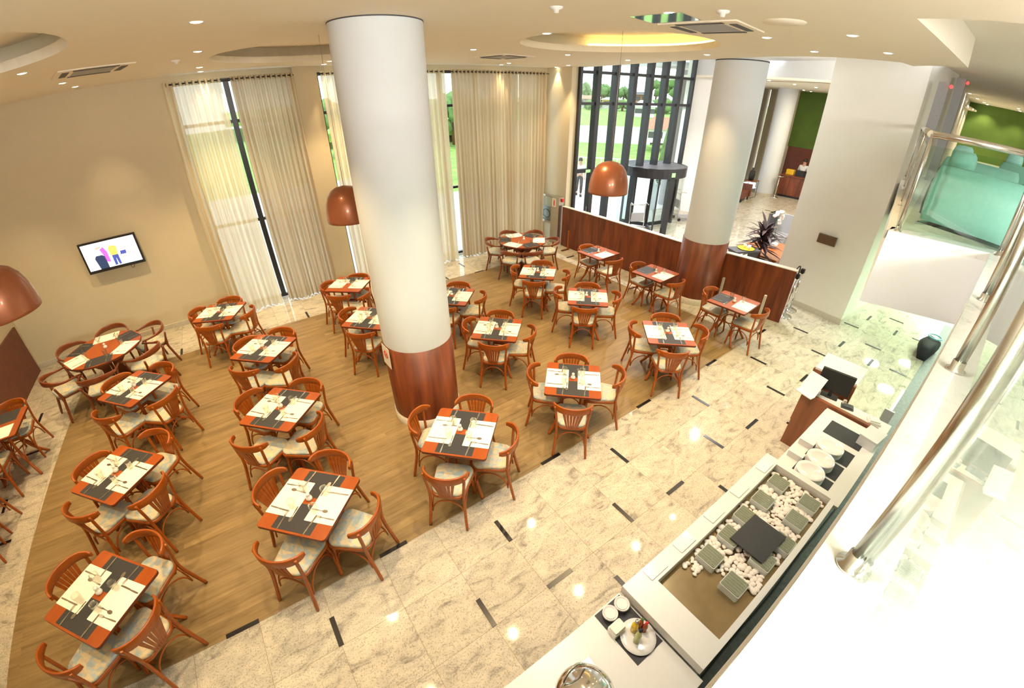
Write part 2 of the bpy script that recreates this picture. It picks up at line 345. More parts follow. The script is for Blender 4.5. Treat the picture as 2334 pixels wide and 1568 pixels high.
# ------------------------------------------------------------------ walls, ceiling
def S(p, z=ZC): k = (z-CAM.z)/(4.63-CAM.z); return (CAM.x+(p[0]-CAM.x)*k, CAM.y+(p[1]-CAM.y)*k)   # estimates taken at 4.63 m
WY = 7.25
w = MB(); w.box(-2.75, WY, 0, 1.2, WY+.2, ZC+.3).box(3.36, WY-.12, 0, 3.82, WY+.2, ZC+.3).box(9.62, WY, 0, 10.1, WY+.2, ZC+.7).box(1.2, WY, 4.5, 3.36, WY+.2, ZC+.3).box(3.82, WY, 4.5, 9.62, WY+.2, ZC+.3)
struct(w.build('wall_back', 'wall'))
struct(MB().box(-2.95, -9, 0, -2.75, WY+.2, ZC+.3).build('wall_left', 'wall'))
struct(MB().box(-2.75, -.5, 0, -2.71, 7.1, .98).build('trim_1', 'darkpanel'))
struct(MB().box(-2.75, WY-.03, 0, 1.2, WY, .10).box(3.35, WY-.15, 0, 3.83, WY-.12, .10).build('baseboard_back', 'plinth'))
struct(MB().box(-2.75, -9.2, 0, 27, -9, 5.2).build('wall_front', 'wall'))
struct(MB().box(9.8, 6.28, 0, 10.1, WY+.2, 5.2).build('wall_pillar', 'wall'))
RC = [S((6.76, 2.08)), S((3.25, 4.9)), S((-.59, 1.9))]; RR = 1.33
edge = [S(p) for p in ((10.35, 7.6), (10.6, 6.9), (10.35, 5.4), (10.05, 4.0), (9.45, 2.15), (9.05, .95), (8.93, .4), (8.86, -.05), (8.92, -.6), (8.96, -.9), (9.3, -.97), (9.02, -1.21), (8.65, -1.71), (5.7, -1.68), (5.4, -2.45))]
poly = [(-2.9, -9.1), (4.9, -9.1)] + edge[::-1] + [(9.9, 7.4), (-2.9, 7.4)]
v, f = sheet(poly, [circle(*c, RR) for c in RC], ZC); cm = MB(); cm.add(v, f)
for c in RC: cm.lathe([(RR, 0), (RR, .09), (RR+.16, .09), (RR+.16, .24), (0, .24)], 48, (*c, ZC), False)
n = len(edge)
for i in range(n-1): cm.add([(*edge[i], ZC), (*edge[i+1], ZC), (*edge[i+1], 5.25), (*edge[i], 5.25)], [(0, 1, 2, 3)])
e2 = (4.9, -9.1); cm.add([(*edge[-1], ZC), (*e2, ZC), (*e2, 5.25), (*edge[-1], 5.25)], [(0, 1, 2, 3)])
ceil = struct(cm.build('ceiling', 'ceil'))
cv = MB(); cv.lathe([(RR+.05, .10), (RR+.05, .125), (RR+.09, .125), (RR+.09, .10)], 40, (*RC[0], ZC), False, R(-75), R(62)); struct(cv.build('ceiling_cove', 'cove', ceil))
UZ = 4.93
struct(MB().add([(4.9, -9.1, UZ), (30, -9.1, UZ), (30, .8, UZ), (9.0, -1.2, UZ), (8.3, -1.68, UZ), (5.4, -1.6, UZ)], [(0, 1, 2, 3, 4, 5)]).build('ceiling_mezzanine', 'ceil'))
struct(MB().box(8.4, -.9, 5.2, 16.6, 8, 5.25).build('ceiling_foyer', 'white'))
# big white pier
pi_ = MB(); pi_.prism([(11.18, -.87), (11.33, .76), (13.4, .62), (13.4, -1.0)], 0, 5.2); struct(pi_.build('wall_pier', 'pier'))
struct(MB().prism([(11.165, -.885), (11.315, .775), (13.4, .635), (13.4, -1.015)], 0, .13).build('baseboard_pier', 'plinth'))
struct(MB().prism([(13.4, -.95), (13.4, 0.55), (24, .9), (24, -.2)], 0, 5.2).build('wall_corridor', 'pier'))
vp = MB().box(11.19, -.235, 1.49, 11.235, .125, 1.675, R(-5.5), (11.21, -.05)).build('wall_plate', 'darkplate'); tag(vp, 'brown metal plate fixed on the big white wall', 'wall plate')
# round columns
def column(n, c, r, top, panel, base):
    o = struct(MB().lathe([(r, panel), (r, top)], 48, (*c, 0)).build('column_%d' % n, 'colwhite'))
    struct(MB().lathe([(r+.012, base), (r+.012, panel), (r-.01, panel)], 48, (*c, 0)).build('panel', 'cherry', o))
    struct(MB().lathe([(r+.022, 0), (r+.022, base+.02), (r, base+.02)], 48, (*c, 0)).build('plinth', 'plinth', o))
    struct(MB().lathe([(r-.02, top-.03), (r+.004, top-.03), (r+.004, top-.012), (r-.02, top-.012)], 48, (*c, 0)).build('gap_shade_ring', 'dark', o))  # dark ring painted for the shade in the gap at the ceiling
column(1, (3.23, 1.84), .44, ZC+.02, 1.24, .12); column(2, (9.70, 1.76), .455, ZC+.02, 1.36, .12)
notice = MB().box(-.002, -.105, -.15, .002, .105, .15).build('paper_notice', 'paper'); notice.location = (2.772, 1.80, 1.10); notice.rotation_euler = (R(4), 0, R(4)); tag(notice, 'white paper notice stuck on wood cladding of the big column', 'notice')
nm = MB(); nm.tube([(-.004, .05*cos(t*pi/8), .03+.05*sin(t*pi/8)) for t in range(16)], .004, 5, True).tube([(-.004, .036, .066), (-.004, -.036, -.006)], .004, 5).tube([(-.004, -.036, .066), (-.004, .036, -.006)], .004, 5); nm.build('symbol', 'red', notice)

# back windows: frames and panes
def window(n, xs, z1, bars):
    fr = MB(); y = WY+.08
    for x, hw in xs: fr.box(x-hw, y, 0, x+hw, y+.09, z1)
    for z in bars: fr.box(xs[0][0], y+.01, z-.03, xs[-1][0], y+.08, z+.03)
    o = struct(fr.build('window_%d' % n, 'blackmetal'))
    struct(MB().box(xs[0][0], y+.035, 0, xs[-1][0], y+.045, z1).build('pane', 'glass', o))
window(1, [(1.23, .03), (2.16, .05), (3.33, .03)], 4.5, (.03, 1.81, 3.74, 4.47))
window(2, [(3.85, .03), (5.2, .05), (6.62, .05), (7.6, .04), (8.6, .04), (9.6, .03)], 4.5, (.03, 1.81, 3.74, 4.47))

# curtains
def curtain(label, x0, x1, mat, folds, y=6.95, amp=.055, z1=4.50, drift=0, seed=0):
    rnd = random.Random(seed); nx, nz = folds*8, 10; ph = [rnd.uniform(.75, 1.3) for _ in range(folds+1)]
    vs, fs = [], []
    for k in range(nz+1):
        t = k/nz
        for i in range(nx+1):
            u = i/nx; a = u*folds; q = ph[min(int(a), folds)]
            vs.append((x0+(x1-x0)*u+drift*t*(1-u)+.02*sin(5*a)*t, y+amp*q*sin(2*pi*a)*(.7+.5*t)+.02*sin(9*u+seed)*t, z1-(z1-.02)*t))
    for k in range(nz):
        for i in range(nx): fs.append((k*(nx+1)+i, k*(nx+1)+i+1, (k+1)*(nx+1)+i+1, (k+1)*(nx+1)+i))
    t = thing('curtain', label, 'curtain', group='floor length curtains along the window wall')
    MB().add(vs, fs, True).build('fabric', mat, t)
    for i in range(folds): MB().tube([((x0+(x1-x0)*(i+.5)/folds), y+.026*cos(a), z1-.045+.026*sin(a)) for a in [k*pi/5 for k in range(10)]], .006, 5, True).build('eyelet', 'eyelet', t)
curtain('sheer cream curtain beside the television wall', 1.12, 2.06, 'sheer', 9, drift=-.1, seed=1)
curtain('heavy beige curtain covering the first window by a wall pillar', 2.22, 3.33, 'drape', 12, seed=2)
curtain('sheer cream curtain hanging behind the copper pendant lamp', 3.84, 5.1, 'sheer', 11, seed=3)
curtain('sheer cream curtain just emerging behind the big column', 5.6, 6.56, 'sheer', 8, seed=4)
curtain('beige curtain next to the gap with dark mullion', 6.72, 7.65, 'drape', 9, seed=5)
curtain('beige curtain in the middle of the wide drapery', 7.66, 8.6, 'drape', 9, seed=6)
curtain('beige curtain at the end beside extinguisher cabinet', 8.62, 9.5, 'drape', 8, seed=7)
for x0, x1, lab in ((1.2, 3.34, 'thin dark curtain rod above the window beside television wall'), (3.8, 9.6, 'long thin dark curtain rod above the wide window')):
    o = MB().tube([(x0, 6.95, 4.455), (x1, 6.95, 4.455)], .012, 8).build('curtain_rod', 'blackmetal'); tag(o, lab, 'curtain rod')
    for x in [x0+.05+(x1-x0-.1)*i/5 for i in range(6)]: MB().box(x-.012, 6.95, 4.45, x+.012, WY, 4.47).build('bracket', 'blackmetal', o)

# partition
pt = MB(); pt.prism([(9.62, 6.18), (9.72, 6.18), (9.78, 2.05), (9.66, 2.05)], 0, 1.12); pw = struct(pt.build('wall_partition', 'cherry'))
struct(MB().prism([(9.85, 1.38), (9.97, 1.38), (10.24, -.0), (10.12, -.03)], 0, 1.12).build('wall_partition_end', 'cherry'))
struct(MB().prism([(9.605, 6.19), (9.735, 6.19), (9.79, 2.04), (9.645, 2.04)], 1.12, 1.135).prism([(9.84, 1.39), (9.98, 1.39), (10.25, -.01), (10.11, -.04)], 1.12, 1.135).build('trim_2', 'plinth'))

# ------------------------------------------------------------------ entrance facade
PL, PR = Vector((10.06, 6.28)), Vector((14.4, 5.83)); FD = (PR-PL).normalized(); FN = Vector((FD.y, -FD.x))
def fp(t, d=0): q = PL.lerp(PR, t)+FN*d; return (q.x, q.y)
fr = MB(); ts = [0, .138, .285, .436, .583, .724, .866, 1]
for i, t in enumerate(ts):
    h = .04 if i in (0, 7) else .065
    dt = h/(PR-PL).length; fr.prism([fp(t-dt, .10), fp(t+dt, .10), fp(t+dt, -.11), fp(t-dt, -.11)], 0 if i in (0, 1, 2, 7) else 1.9, 5.1)
for z in (3.75, 4.5, 5.1): fr.prism([fp(0, .05), fp(1, .05), fp(1, -.05), fp(0, -.05)], z-.035, z+.035)
fr.prism([fp(0, .05), fp(.285, .05), fp(.285, -.05), fp(0, -.05)], 1.97, 2.08)
fac = struct(fr.build('window_3', 'blackmetal'))
struct(MB().prism([fp(0, .006), fp(1, .006), fp(1, -.006), fp(0, -.006)], 2.08, 5.1).build('pane', 'glass', fac))
struct(MB().prism([fp(.138, .006), fp(.56, .006), fp(.56, -.006), fp(.138, -.006)], 0, 2.08).build('pane', 'glass', fac))
dr = struct(MB().prism([fp(.01, .006), fp(.135, .006), fp(.135, -.006), fp(.01, -.006)], .02, 1.97).build('door_1', 'glass'))
struct(MB().prism([fp(.01, .012), fp(.135, .012), fp(.135, -.012), fp(.01, -.012)], .40, .42).build('rail', 'blackmetal', dr))
struct(MB().box(fp(.118)[0], fp(.118, .02)[1]-.03, .75, fp(.128)[0], fp(.118, .03)[1], 1.0).build('handle', 'chrome', dr))
ex = MB().prism([fp(.085, .06), fp(.125, .06), fp(.125, .075), fp(.085, .075)], 1.97, 2.05).build('exit_sign', 'exit'); tag(ex, 'small green exit sign over the glass side door', 'sign')
# revolving door
dc = Vector((13.24, 5.95)); dR = 1.03
rd = struct(MB().lathe([(dR-.08, 2.02), (dR, 2.02), (dR, 1.74), (dR-.06, 1.74), (dR-.06, 1.76), (0, 1.76)], 40, (*dc, 0), False).build('door_2', 'blackmetal'))
struct(MB().lathe([(0, 2.015), (dR-.07, 2.015)], 40, (*dc, 0), False).build('canopy_top_sheen', 'dark', rd))  # greyer than the drum: its sheen is in the colour
ang0 = math.atan2(CAM.y-dc.y, CAM.x-dc.x)
for a in (ang0-.62, ang0+.62, ang0+2.5, ang0-2.5): struct(MB().prism([(dc.x+dR*cos(a+d)+0, dc.y+dR*sin(a+d)) for d in (-.09, .09)]+[(dc.x+(dR-.09)*cos(a+d), dc.y+(dR-.09)*sin(a+d)) for d in (.09, -.09)], 0, 1.76).build('post', 'blackmetal', rd))
for a0, a1 in ((ang0+.62, ang0+2.5), (ang0-2.5, ang0-.62)): struct(MB().lathe([(dR-.03, .02), (dR-.03, 1.75)], 16, (*dc, 0), True, a0, a1).build('screen', 'glass', rd))
for k in range(3):
    a = ang0+.25+k*2*pi/3; lf = MB(); dx, dy = cos(a), sin(a); nx, ny = -dy*.02, dx*.02
    for q0, q1, z0, z1 in ((.0, .06, .02, 1.74), (.86, .93, .02, 1.74), (.06, .86, .02, .14), (.06, .86, 1.66, 1.74)):
        lf.prism([(dc.x+dx*q0+nx, dc.y+dy*q0+ny), (dc.x+dx*q1+nx, dc.y+dy*q1+ny), (dc.x+dx*q1-nx, dc.y+dy*q1-ny), (dc.x+dx*q0-nx, dc.y+dy*q0-ny)], z0, z1)
    o = struct(lf.build('leaf', 'blackmetal', rd)); struct(MB().prism([(dc.x+dx*.06+nx*.2, dc.y+dy*.06+ny*.2), (dc.x+dx*.86+nx*.2, dc.y+dy*.86+ny*.2), (dc.x+dx*.86-nx*.2, dc.y+dy*.86-ny*.2), (dc.x+dx*.06-nx*.2, dc.y+dy*.06-ny*.2)], .14, 1.66).build('leaf_pane', 'glass', rd))
a = ang0-.98; sg = MB().box(-.01, -.06, 1.80, .01, .06, 1.92).build('exit_sign', 'exit'); sg.location = (dc.x+(dR+.012)*cos(a+1.6), dc.y+(dR+.012)*sin(a+1.6), 0); sg.rotation_euler = (0, 0, a+1.6); tag(sg, 'small green exit sign on the revolving door canopy', 'sign')
# foyer walls
struct(MB().prism([(14.4, 5.83), (16.1, 6.95), (16.0, 7.1), (14.3, 5.95)], 0, 5.2).build('wall_foyer_return', 'white'))
struct(MB().prism([(16.1, 6.95), (17.0, 4.9), (17.15, 5.0), (16.25, 7.1)], 0, 5.2).build('wall_foyer', 'white'))
struct(MB().prism([(17.0, 4.9), (15.35, 1.2), (15.5, 1.15), (17.15, 4.9)], 4.62, 5.25).build('wall_soffit', 'white'))
struct(MB().box(15.6, -.5, 4.62, 27, 9, 4.68).build('ceiling_lobby', 'ceil'))
struct(MB().box(25.5, .3, 2.07, 25.7, 6.93, 4.62).build('wall_green', 'green')); struct(MB().box(25.45, .3, 0, 25.7, 6.86, 2.07).build('trim_3', 'darkpanel'))
struct(MB().box(25.5, 6.93, 0, 25.7, 8.4, 4.62).box(19.8, 8.5, 0, 25.7, 8.7, 4.62).box(24.2, 7.1, 0, 25.5, 7.5, 4.62).build('wall_lobby', 'wall'))
lc = struct(MB().lathe([(.42, 0), (.42, 4.62)], 32, (22.9, 6.42, 0)).build('column_3', 'colwhite')); struct(MB().lathe([(.43, 0), (.43, .1)], 32, (22.9, 6.42, 0)).build('plinth', 'plinth', lc))
struct(MB().box(21.35, 8.2, 0, 21.5, 8.3, 4.62).box(21.2, 8.2, 1.6, 21.6, 8.3, 1.7).build('window_4', 'blackmetal'))
o = thing('curtain', 'brown curtain in the lobby behind the panelled column', 'curtain', group='lobby curtains'); MB().add([(19.9+.05*i, 8.3+.05*sin(i*1.3), z) for z in (0.9, 4.55) for i in range(30)], [(i, i+1, 31+i, 30+i) for i in range(29)], True).build('fabric', 'drape', o)

# ------------------------------------------------------------------ mezzanine
MZ, FZ = 3.0, 2.92
slab = [(-2.75, -2.60), (6.8, -2.62), (6.47, -1.80), (11.2, -.95), (26, .5), (26, -9), (-2.75, -9)]
struct(MB().prism(slab, 2.27, FZ).build('floor_mezzanine', 'white'))
cb = MB(); cb.prism([(-2.75, -2.60), (6.8, -2.62), (6.72, -2.85), (-2.75, -2.85)], FZ, MZ).prism([(6.8, -2.62), (6.47, -1.80), (6.70, -1.78), (7.0, -2.66)], FZ, MZ)
struct(cb.build('trim_4', 'marble'))
struct(MB().prism([(6.46, -1.78), (11.19, -.93), (11.2, -1.0), (6.66, -1.82)], FZ, MZ).build('trim_5', 'plinth'))
struct(MB().prism([(-2.75, -2.86), (6.7, -2.86), (6.95, -2.7), (6.68, -1.85), (26, .4), (26, -9), (-2.75, -9)], FZ, FZ+.01).build('floor_upper', 'marble'))
def railing(label, pts, posts, name='balustrade', gz=(3.03, 3.78), rail=3.87, r=.03):
    t = thing(name, label, 'railing')
    for a, b in zip(pts, pts[1:]):
        d = (Vector(b)-Vector(a)).normalized()*.02; n_ = Vector((d.y, -d.x))*.3
        q0, q1 = Vector(a)+d, Vector(b)-d
        MB().prism([tuple(q0+n_), tuple(q1+n_), tuple(q1-n_), tuple(q0-n_)], *gz).build('glass_panel', 'greenglass', t)
        MB().tube([(*a, rail), (*b, rail)], r, 12).build('handrail', 'steel', t)
    for x, y in posts:
        MB().tube([(x, y, MZ+.03), (x, y, rail)], .016, 12).build('post', 'steel', t)
        MB().lathe([(0, 0), (.034, 0), (.034, .008), (.02, .014), (.02, .05), (0, .05)], 20, (x, y, MZ)).build('flange', 'steel', t)
    return t
railing('steel and glass balustrade along the white balcony kerb', [(-1.5, -2.70), (6.72, -2.70)], [(1.2-1.35, -2.685), (2.58, -2.685), (3.97, -2.685), (5.22, -2.685)])
railing('short glass balustrade before the teal sofa', [(6.79, -2.68), (6.55, -1.86)], [(6.79, -2.68), (6.55, -1.86)])
railing('glass balustrade running to the big white wall', [(6.58, -1.84), (11.1, -1.0)], [(8.1, -1.56), (9.6, -1.28), (11.08, -1.0)])
struct(MB().box(24, -9, FZ, 24.2, .3, UZ).build('wall_green_upper', 'green'))
for i, (x, y) in enumerate(((10.9, -1.16), (12.6, -1.17))):
    o = MB().box(x-.04, y-.08, FZ, x+.04, y+.08, UZ-.12 if i else ZC-.02).build('lift_column', 'grey'); tag(o, ('grey lift column beside the big white wall', 'grey lift column further along the upper floor')[i], 'column')
    q = MB().lathe([(0, -.03), (.02, -.02), (.03, 0), (.02, .02), (0, .03)], 14, (x-.08, y-.12, (4.53, 4.74)[i])).build('red_lamp', 'redled'); tag(q, ('small red lamp at the head of the first lift column', 'small red lamp at the head of the second lift column')[i], 'lamp')
def sofa(label, loc, rz, wid=.95):
    t = thing('armchair_sofa', label, 'sofa', loc, rz)
    def rb(x0, y0, z0, x1, y1, z1, r_=.05):
        ou = [(x0+r_, y0), (x1-r_, y0), (x1, y0+r_), (x1, y1-r_), (x1-r_, y1), (x0+r_, y1), (x0, y1-r_), (x0, y0+r_)]; return MB().pad(ou, z0, z1, .03)
    rb(-wid/2, -.12, .10, wid/2, .08, .66).build('backrest', 'teal', t); rb(-wid/2, .08, .12, wid/2, .72, .40).build('seat', 'teal', t)
    for s in (-1, 1): rb(s*wid/2-.09, .05, .12, s*wid/2+.09, .72, .52).build('armrest', 'sofa2', t)
    rb(-wid/2+.02, .06, .55, -wid/2+.27, .2, .82, .04).build('head_cushion', 'teal', t)
    MB().box(-wid/2, -.1, 0, wid/2, .65, .06).build('base', 'chrome', t); return t
sofa('teal sofa seen from behind through the balcony glass', (7.35, -2.35, FZ+.01), R(-105), .95)
sofa('second teal sofa beyond the one behind the balcony glass', (9.2, -2.15, FZ+.01), R(-105), .95)
sofa('third teal sofa deeper on the upper floor', (11.3, -2.9, FZ+.01), R(-105), 1.3)
for i, (x, y) in enumerate(((18.2, -2.2), (15.9, -2.1), (13.9, -2.05), (15, -1.38))):
    o = MB().lathe([(0, -.004), (.17, -.004), (.19, 0), (.19, .01)], 20, (x, y, 2.262)).build('ceiling_lamp', 'fluo'); tag(o, 'round white lamp under the upper floor', 'lamp', 'round lamps under the upper floor')
for x, y in ((9.0, -4.2), (13.5, -3.0), (18, -3.0)): light('under_floor_light', 'AREA', (x, y, 2.2), 130, GREEN, 1.2)
struct(MB().box(18.5, -9, 0, 18.7, 0.2, 2.27).build('wall_service', 'white'))

# ------------------------------------------------------------------ ceiling fittings
dl0 = None
def downlight(x, y, z, power=0, mat='lamp', grp='dining room downlights', lab='small round recessed downlight in the dining room ceiling', col=WARM, spot=85):
    global dl0
    t = thing('ceiling_downlight', lab, 'downlight', (x, y, z), 0, grp)
    MB().lathe([(.045, 0), (.06, -.004), (.062, 0)], 20).build('ring', 'white', t)
    MB().lathe([(.001, -.003), (.03, -.006), (.045, -.002)], 16).build('bulb', mat, t)
    if power: light('downlight_beam', 'SPOT', (x, y, z-.02), power, col, .03, spot=spot, blend=.6)
DL = [(1.746, 1.85), (1.748, 3.944), (1.763, 6.21), (1.775, 7.2), (-.032, 3.626), (-.12, 5.789), (-.175, 6.876), (3.929, 6.412), (3.988, 7.2), (5.631, 4.102), (8.213, 7.3), (8.024, 6.519), (5.351, 1.93), (7.581, 4.013), (9.668, 6.292), (9.985, 7.3), (9.222, 3.995), (8.699, 1.861), (6.918, .024), (8.238, -.012), (6.73, -.925), (8.005, -.948), (5.168, .064)]
DLX = [(-.1, .3), (1.75, .1), (3.5, .1), (-1.9, 3.4), (-1.9, 1.0), (-1.9, 5.6), (3.6, 3.9), (5.2, -.9), (3.4, -.9), (1.7, -.9)]      # outside the frame or behind the column
for p in DL: x, y = S(p); y = min(y, 6.82); downlight(x, y, ZC, 60 if y > 6.2 else (85 if y < -.4 else 130 if x > 7.6 else 230), spot=62 if y > 6.2 else 85)
light('fascia_fill_spot', 'SPOT', (4.2, -1.5, ZC-.02), 240, COOL, .04, (6.62, -2.15, 2.55), spot=58, blend=.7)  # unseen spot, added to brighten the fascia
for p in DLX: light('downlight_beam', 'SPOT', (*p, ZC-.02), 190 if p[1] > 0 else 110, WARM if p[1] > 0 else COOL, .03, spot=85, blend=.6)
for p in ((16.451, 4.376), (15.9, 2.21), (18.256, 4.305), (23.458, 6.0), (19.565, 4.059), (24.842, 6.2)): downlight(*p, 4.615, 0, 'lampcool', 'lobby downlights', 'small round downlight in the lobby ceiling beyond the column')
for p in ((18.9, -.66), (20.9, -.7), (22.6, -.78), (23.6, -.81), (22.0, -1.9), (23.4, -1.92)): downlight(*p, UZ, 60, 'lampcool', 'upper floor downlights', 'small downlight in the upper floor ceiling before the green wall', (1, .85, .55), 110)
def pendant(label, xy, zr, zt):
    t = thing('pendant_lamp', label, 'pendant lamp', (*xy, zr), 0, 'copper dome pendant lamps')
    r_ = .272; pr = [(r_-.012, .02), (r_, 0), (r_*1.0, .03), (r_*.98, .12), (r_*.92, .21), (r_*.80, .30), (r_*.62, .365), (r_*.40, .40), (r_*.15, .415), (.012, .42)]
    MB().lathe([(r_-.012, .0), (r_, 0)]+pr[2:], 40).build('shade', 'copper', t)
    MB().lathe([(r_-.012, 0), (r_-.014, .03), (r_*.96-.012, .12), (r_*.78, .29), (r_*.38, .38), (0, .40)], 32).build('inner_shade', 'white', t)
    MB().tube([(0, 0, .42), (0.01, 0, zt-zr-.03)], .0028, 6).build('cord', 'brushed', t); MB().lathe([(0, -.03), (.10, -.03), (.11, 0), (0, 0)], 24, (.01, 0, zt-zr)).build('canopy', 'brushed', t)
    MB().lathe([(0, .14), (.045, .17), (.05, .22), (.02, .28), (0, .28)], 16).build('bulb', 'porcelain', t)
pendant('copper dome pendant lamp hanging before the glass entrance', (6.12, 1.43), 2.74, ZC+.24)
pendant('copper dome pendant lamp partly hidden by the big column', (2.90, 2.72), 2.61, ZC+.24)
pendant('copper dome pendant lamp cut by the picture edge', (-.37, 1.90), 2.70, ZC+.24)
def cassette(label, c, rz, s=.42):
    t = thing('air_conditioner', label, 'air conditioner', (*c, ZC), rz, 'ceiling air conditioners')
    MB().prism([(-s, -s), (s, -s), (s, s), (-s, s)], -.014, -.001).build('panel', 'ceil', t); MB().box(-s*.55, -s*.55, -.018, s*.55, s*.55, -.014).build('grille', 'grey', t)
    for k in range(4):
        q = MB().box(-s*.6, s*.68, -.019, s*.6, s*.86, -.014).build('louvre', 'dark', t); q.rotation_euler = (0, 0, k*pi/2)
cassette('ceiling air conditioner above the television wall', S((.49, 4.66)), R(18)); cassette('ceiling air conditioner beyond the big column', S((6.83, 5.0)), R(12)); cassette('ceiling air conditioner beside the lit ceiling ring', S((6.03, .17)), R(8), .38)
ht = MB().box(-.22, -.24, -.006, .22, .24, 0).build('ceiling_hatch', 'chrome'); ht.location = (*S((5.35, .23)), ZC); ht.rotation_euler = (0, 0, R(10)); tag(ht, 'square glossy hatch set in the ceiling by the air conditioner', 'hatch')
for i, (p, l) in enumerate((((4.316, .558), 'small white sprinkler head above the big column side'), ((5.288, -.371), 'white smoke detector near the square ceiling hatch'), ((1.473, 4.741), 'small white sprinkler near the curtain corner'))):
    o = MB().lathe([(0, -.045), (.02, -.045), (.025, -.02), (.05, -.015), (.055, 0)], 18, (*S(p), ZC)).build(('sprinkler', 'smoke_detector', 'sprinkler')[i], 'white'); tag(o, l, ('sprinkler', 'smoke detector', 'sprinkler')[i])
sp = MB().lathe([(0, -.012), (.17, -.012), (.18, 0)], 28, (*S((5.93, -.6)), ZC)).build('ceiling_speaker', 'ceil'); tag(sp, 'round cream ceiling speaker beside the air conditioner', 'speaker')

# ------------------------------------------------------------------ furniture prototypes
def seat_outline(wf, wb, d, r_=.09, n=6):
    pts = []
    for cx, cy, a0 in ((wf/2-r_, -d/2+r_, -pi/2), (wb/2-r_, d/2-r_, 0), (-wb/2+r_, d/2-r_, pi/2), (-wf/2+r_, -d/2+r_, pi)):
        for i in range(n+1): a = a0+pi/2*i/n; pts.append((cx+r_*cos(a), cy+r_*sin(a)))
    return pts
def make_bistro():
    t = thing('bistro_chair', 'x', 'chair', (0, 0, -50), 0, 'bentwood bistro chairs')
    MB().pad(seat_outline(.41, .35, .41), .445, .482, .012).build('seat', 'seat', t)
    MB().pad(seat_outline(.43, .37, .43), .412, .448, .004).build('seat_frame', 'chair', t)
    for s in (-1, 1):
        MB().tube(spline([(s*.205, .275, 0), (s*.19, .235, .2), (s*.180, .198, .42), (s*.192, .202, .60), (s*.212, .212, .765)]), [.014]+[.017]*8+[.016]*6+[.012]*2, 8).build('leg', 'chair', t)
        MB().tube(spline([(s*.185, -.20, 0), (s*.168, -.185, .2), (s*.160, -.165, .43)]), [.013]+[.016]*8, 8).build('leg', 'chair', t)
    pts = [(.232*sin(a), .115+.17*max(0, cos(a)), .745+.012*cos(a)) for a in [R(d) for d in range(-88, 89, 11)]]
    hs = [.022, .034, .040]+[.046]*11+[.040, .034, .022]
    MB().band(pts, hs, .021).build('crest_rail', 'chair', t)
    sl = MB()
    for k in range(6):
        a = (k-2.5)/2.5; b0, b1 = a*.055, a*.105; w0, w1 = .009, .0175
        sl.add([(b0-w0, .205, .43), (b0+w0, .205, .43), (b0+w0, .217, .43), (b0-w0, .217, .43), (b1-w1, .274-.018*a*a, .71), (b1+w1, .274-.018*a*a, .71), (b1+w1, .286-.018*a*a, .71), (b1-w1, .286-.018*a*a, .71)], [(0, 3, 2, 1), (4, 5, 6, 7), (0, 1, 5, 4), (1, 2, 6, 5), (2, 3, 7, 6), (3, 0, 4, 7)])
    sl.build('splat', 'chair', t)
    br = MB()
    for (x0, y0, x1, y1) in ((-.165, -.17, .165, -.17), (.165, -.17, .18, .20), (.18, .20, -.18, .20), (-.18, .20, -.165, -.17)):
        br.tube(bez([(x0, y0, .16), (x0+(x1-x0)*.04, y0+(y1-y0)*.04, .36), ((x0+x1)/2, (y0+y1)/2, .44), (x1-(x1-x0)*.04, y1-(y1-y0)*.04, .36), (x1, y1, .16)], 10), .0085, 6)
    br.build('brace', 'chair', t)
    return t
def make_armchair():
    t = thing('round_back_armchair', 'x', 'armchair', (0, 0, -50), 0, 'round backed armchairs')
    MB().pad(seat_outline(.46, .42, .44, .13), .42, .475, .02).build('seat', 'seat', t)
    MB().pad(seat_outline(.45, .40, .43, .12), .385, .425, .004).build('seat_frame', 'armchair', t)
    for s in (-1, 1):
        MB().tube(spline([(s*.25, .25, 0), (s*.215, .20, .22), (s*.20, .17, .40), (s*.235, .205, .62)]), [.013]+[.02]*7+[.026]*2+[.018]*3, 8).build('leg', 'armchair', t)
        MB().tube(spline([(s*.235, -.22, 0), (s*.21, -.20, .22), (s*.205, -.18, .40), (s*.26, -.14, .645)]), [.013]+[.018]*7+[.022]*2+[.014]*3, 8).build('leg', 'armchair', t)
    pts = [(-.275, -.20, .655)]+[(.275*sin(a), .02+.27*cos(a), .66+.05*max(0, cos(a))) for a in [R(d) for d in range(-90, 91, 10)]]+[(.275, -.20, .655)]
    hs = [.012]+[.016+.034*max(0, cos(R(d))) for d in range(-90, 91, 10)]+[.012]
    MB().band(pts, hs, .022).build('hoop_rail', 'armchair', t)
    return t
def rounded_rect(wx, wy, r_=.035, n=4):
    return [(cx+r_*cos(a0+pi/2*i/n), cy+r_*sin(a0+pi/2*i/n)) for cx, cy, a0 in ((wx-r_, -wy+r_, -pi/2), (wx-r_, wy-r_, 0), (-wx+r_, wy-r_, pi/2), (-wx+r_, -wy+r_, pi)) for i in range(n+1)]
TT = .752
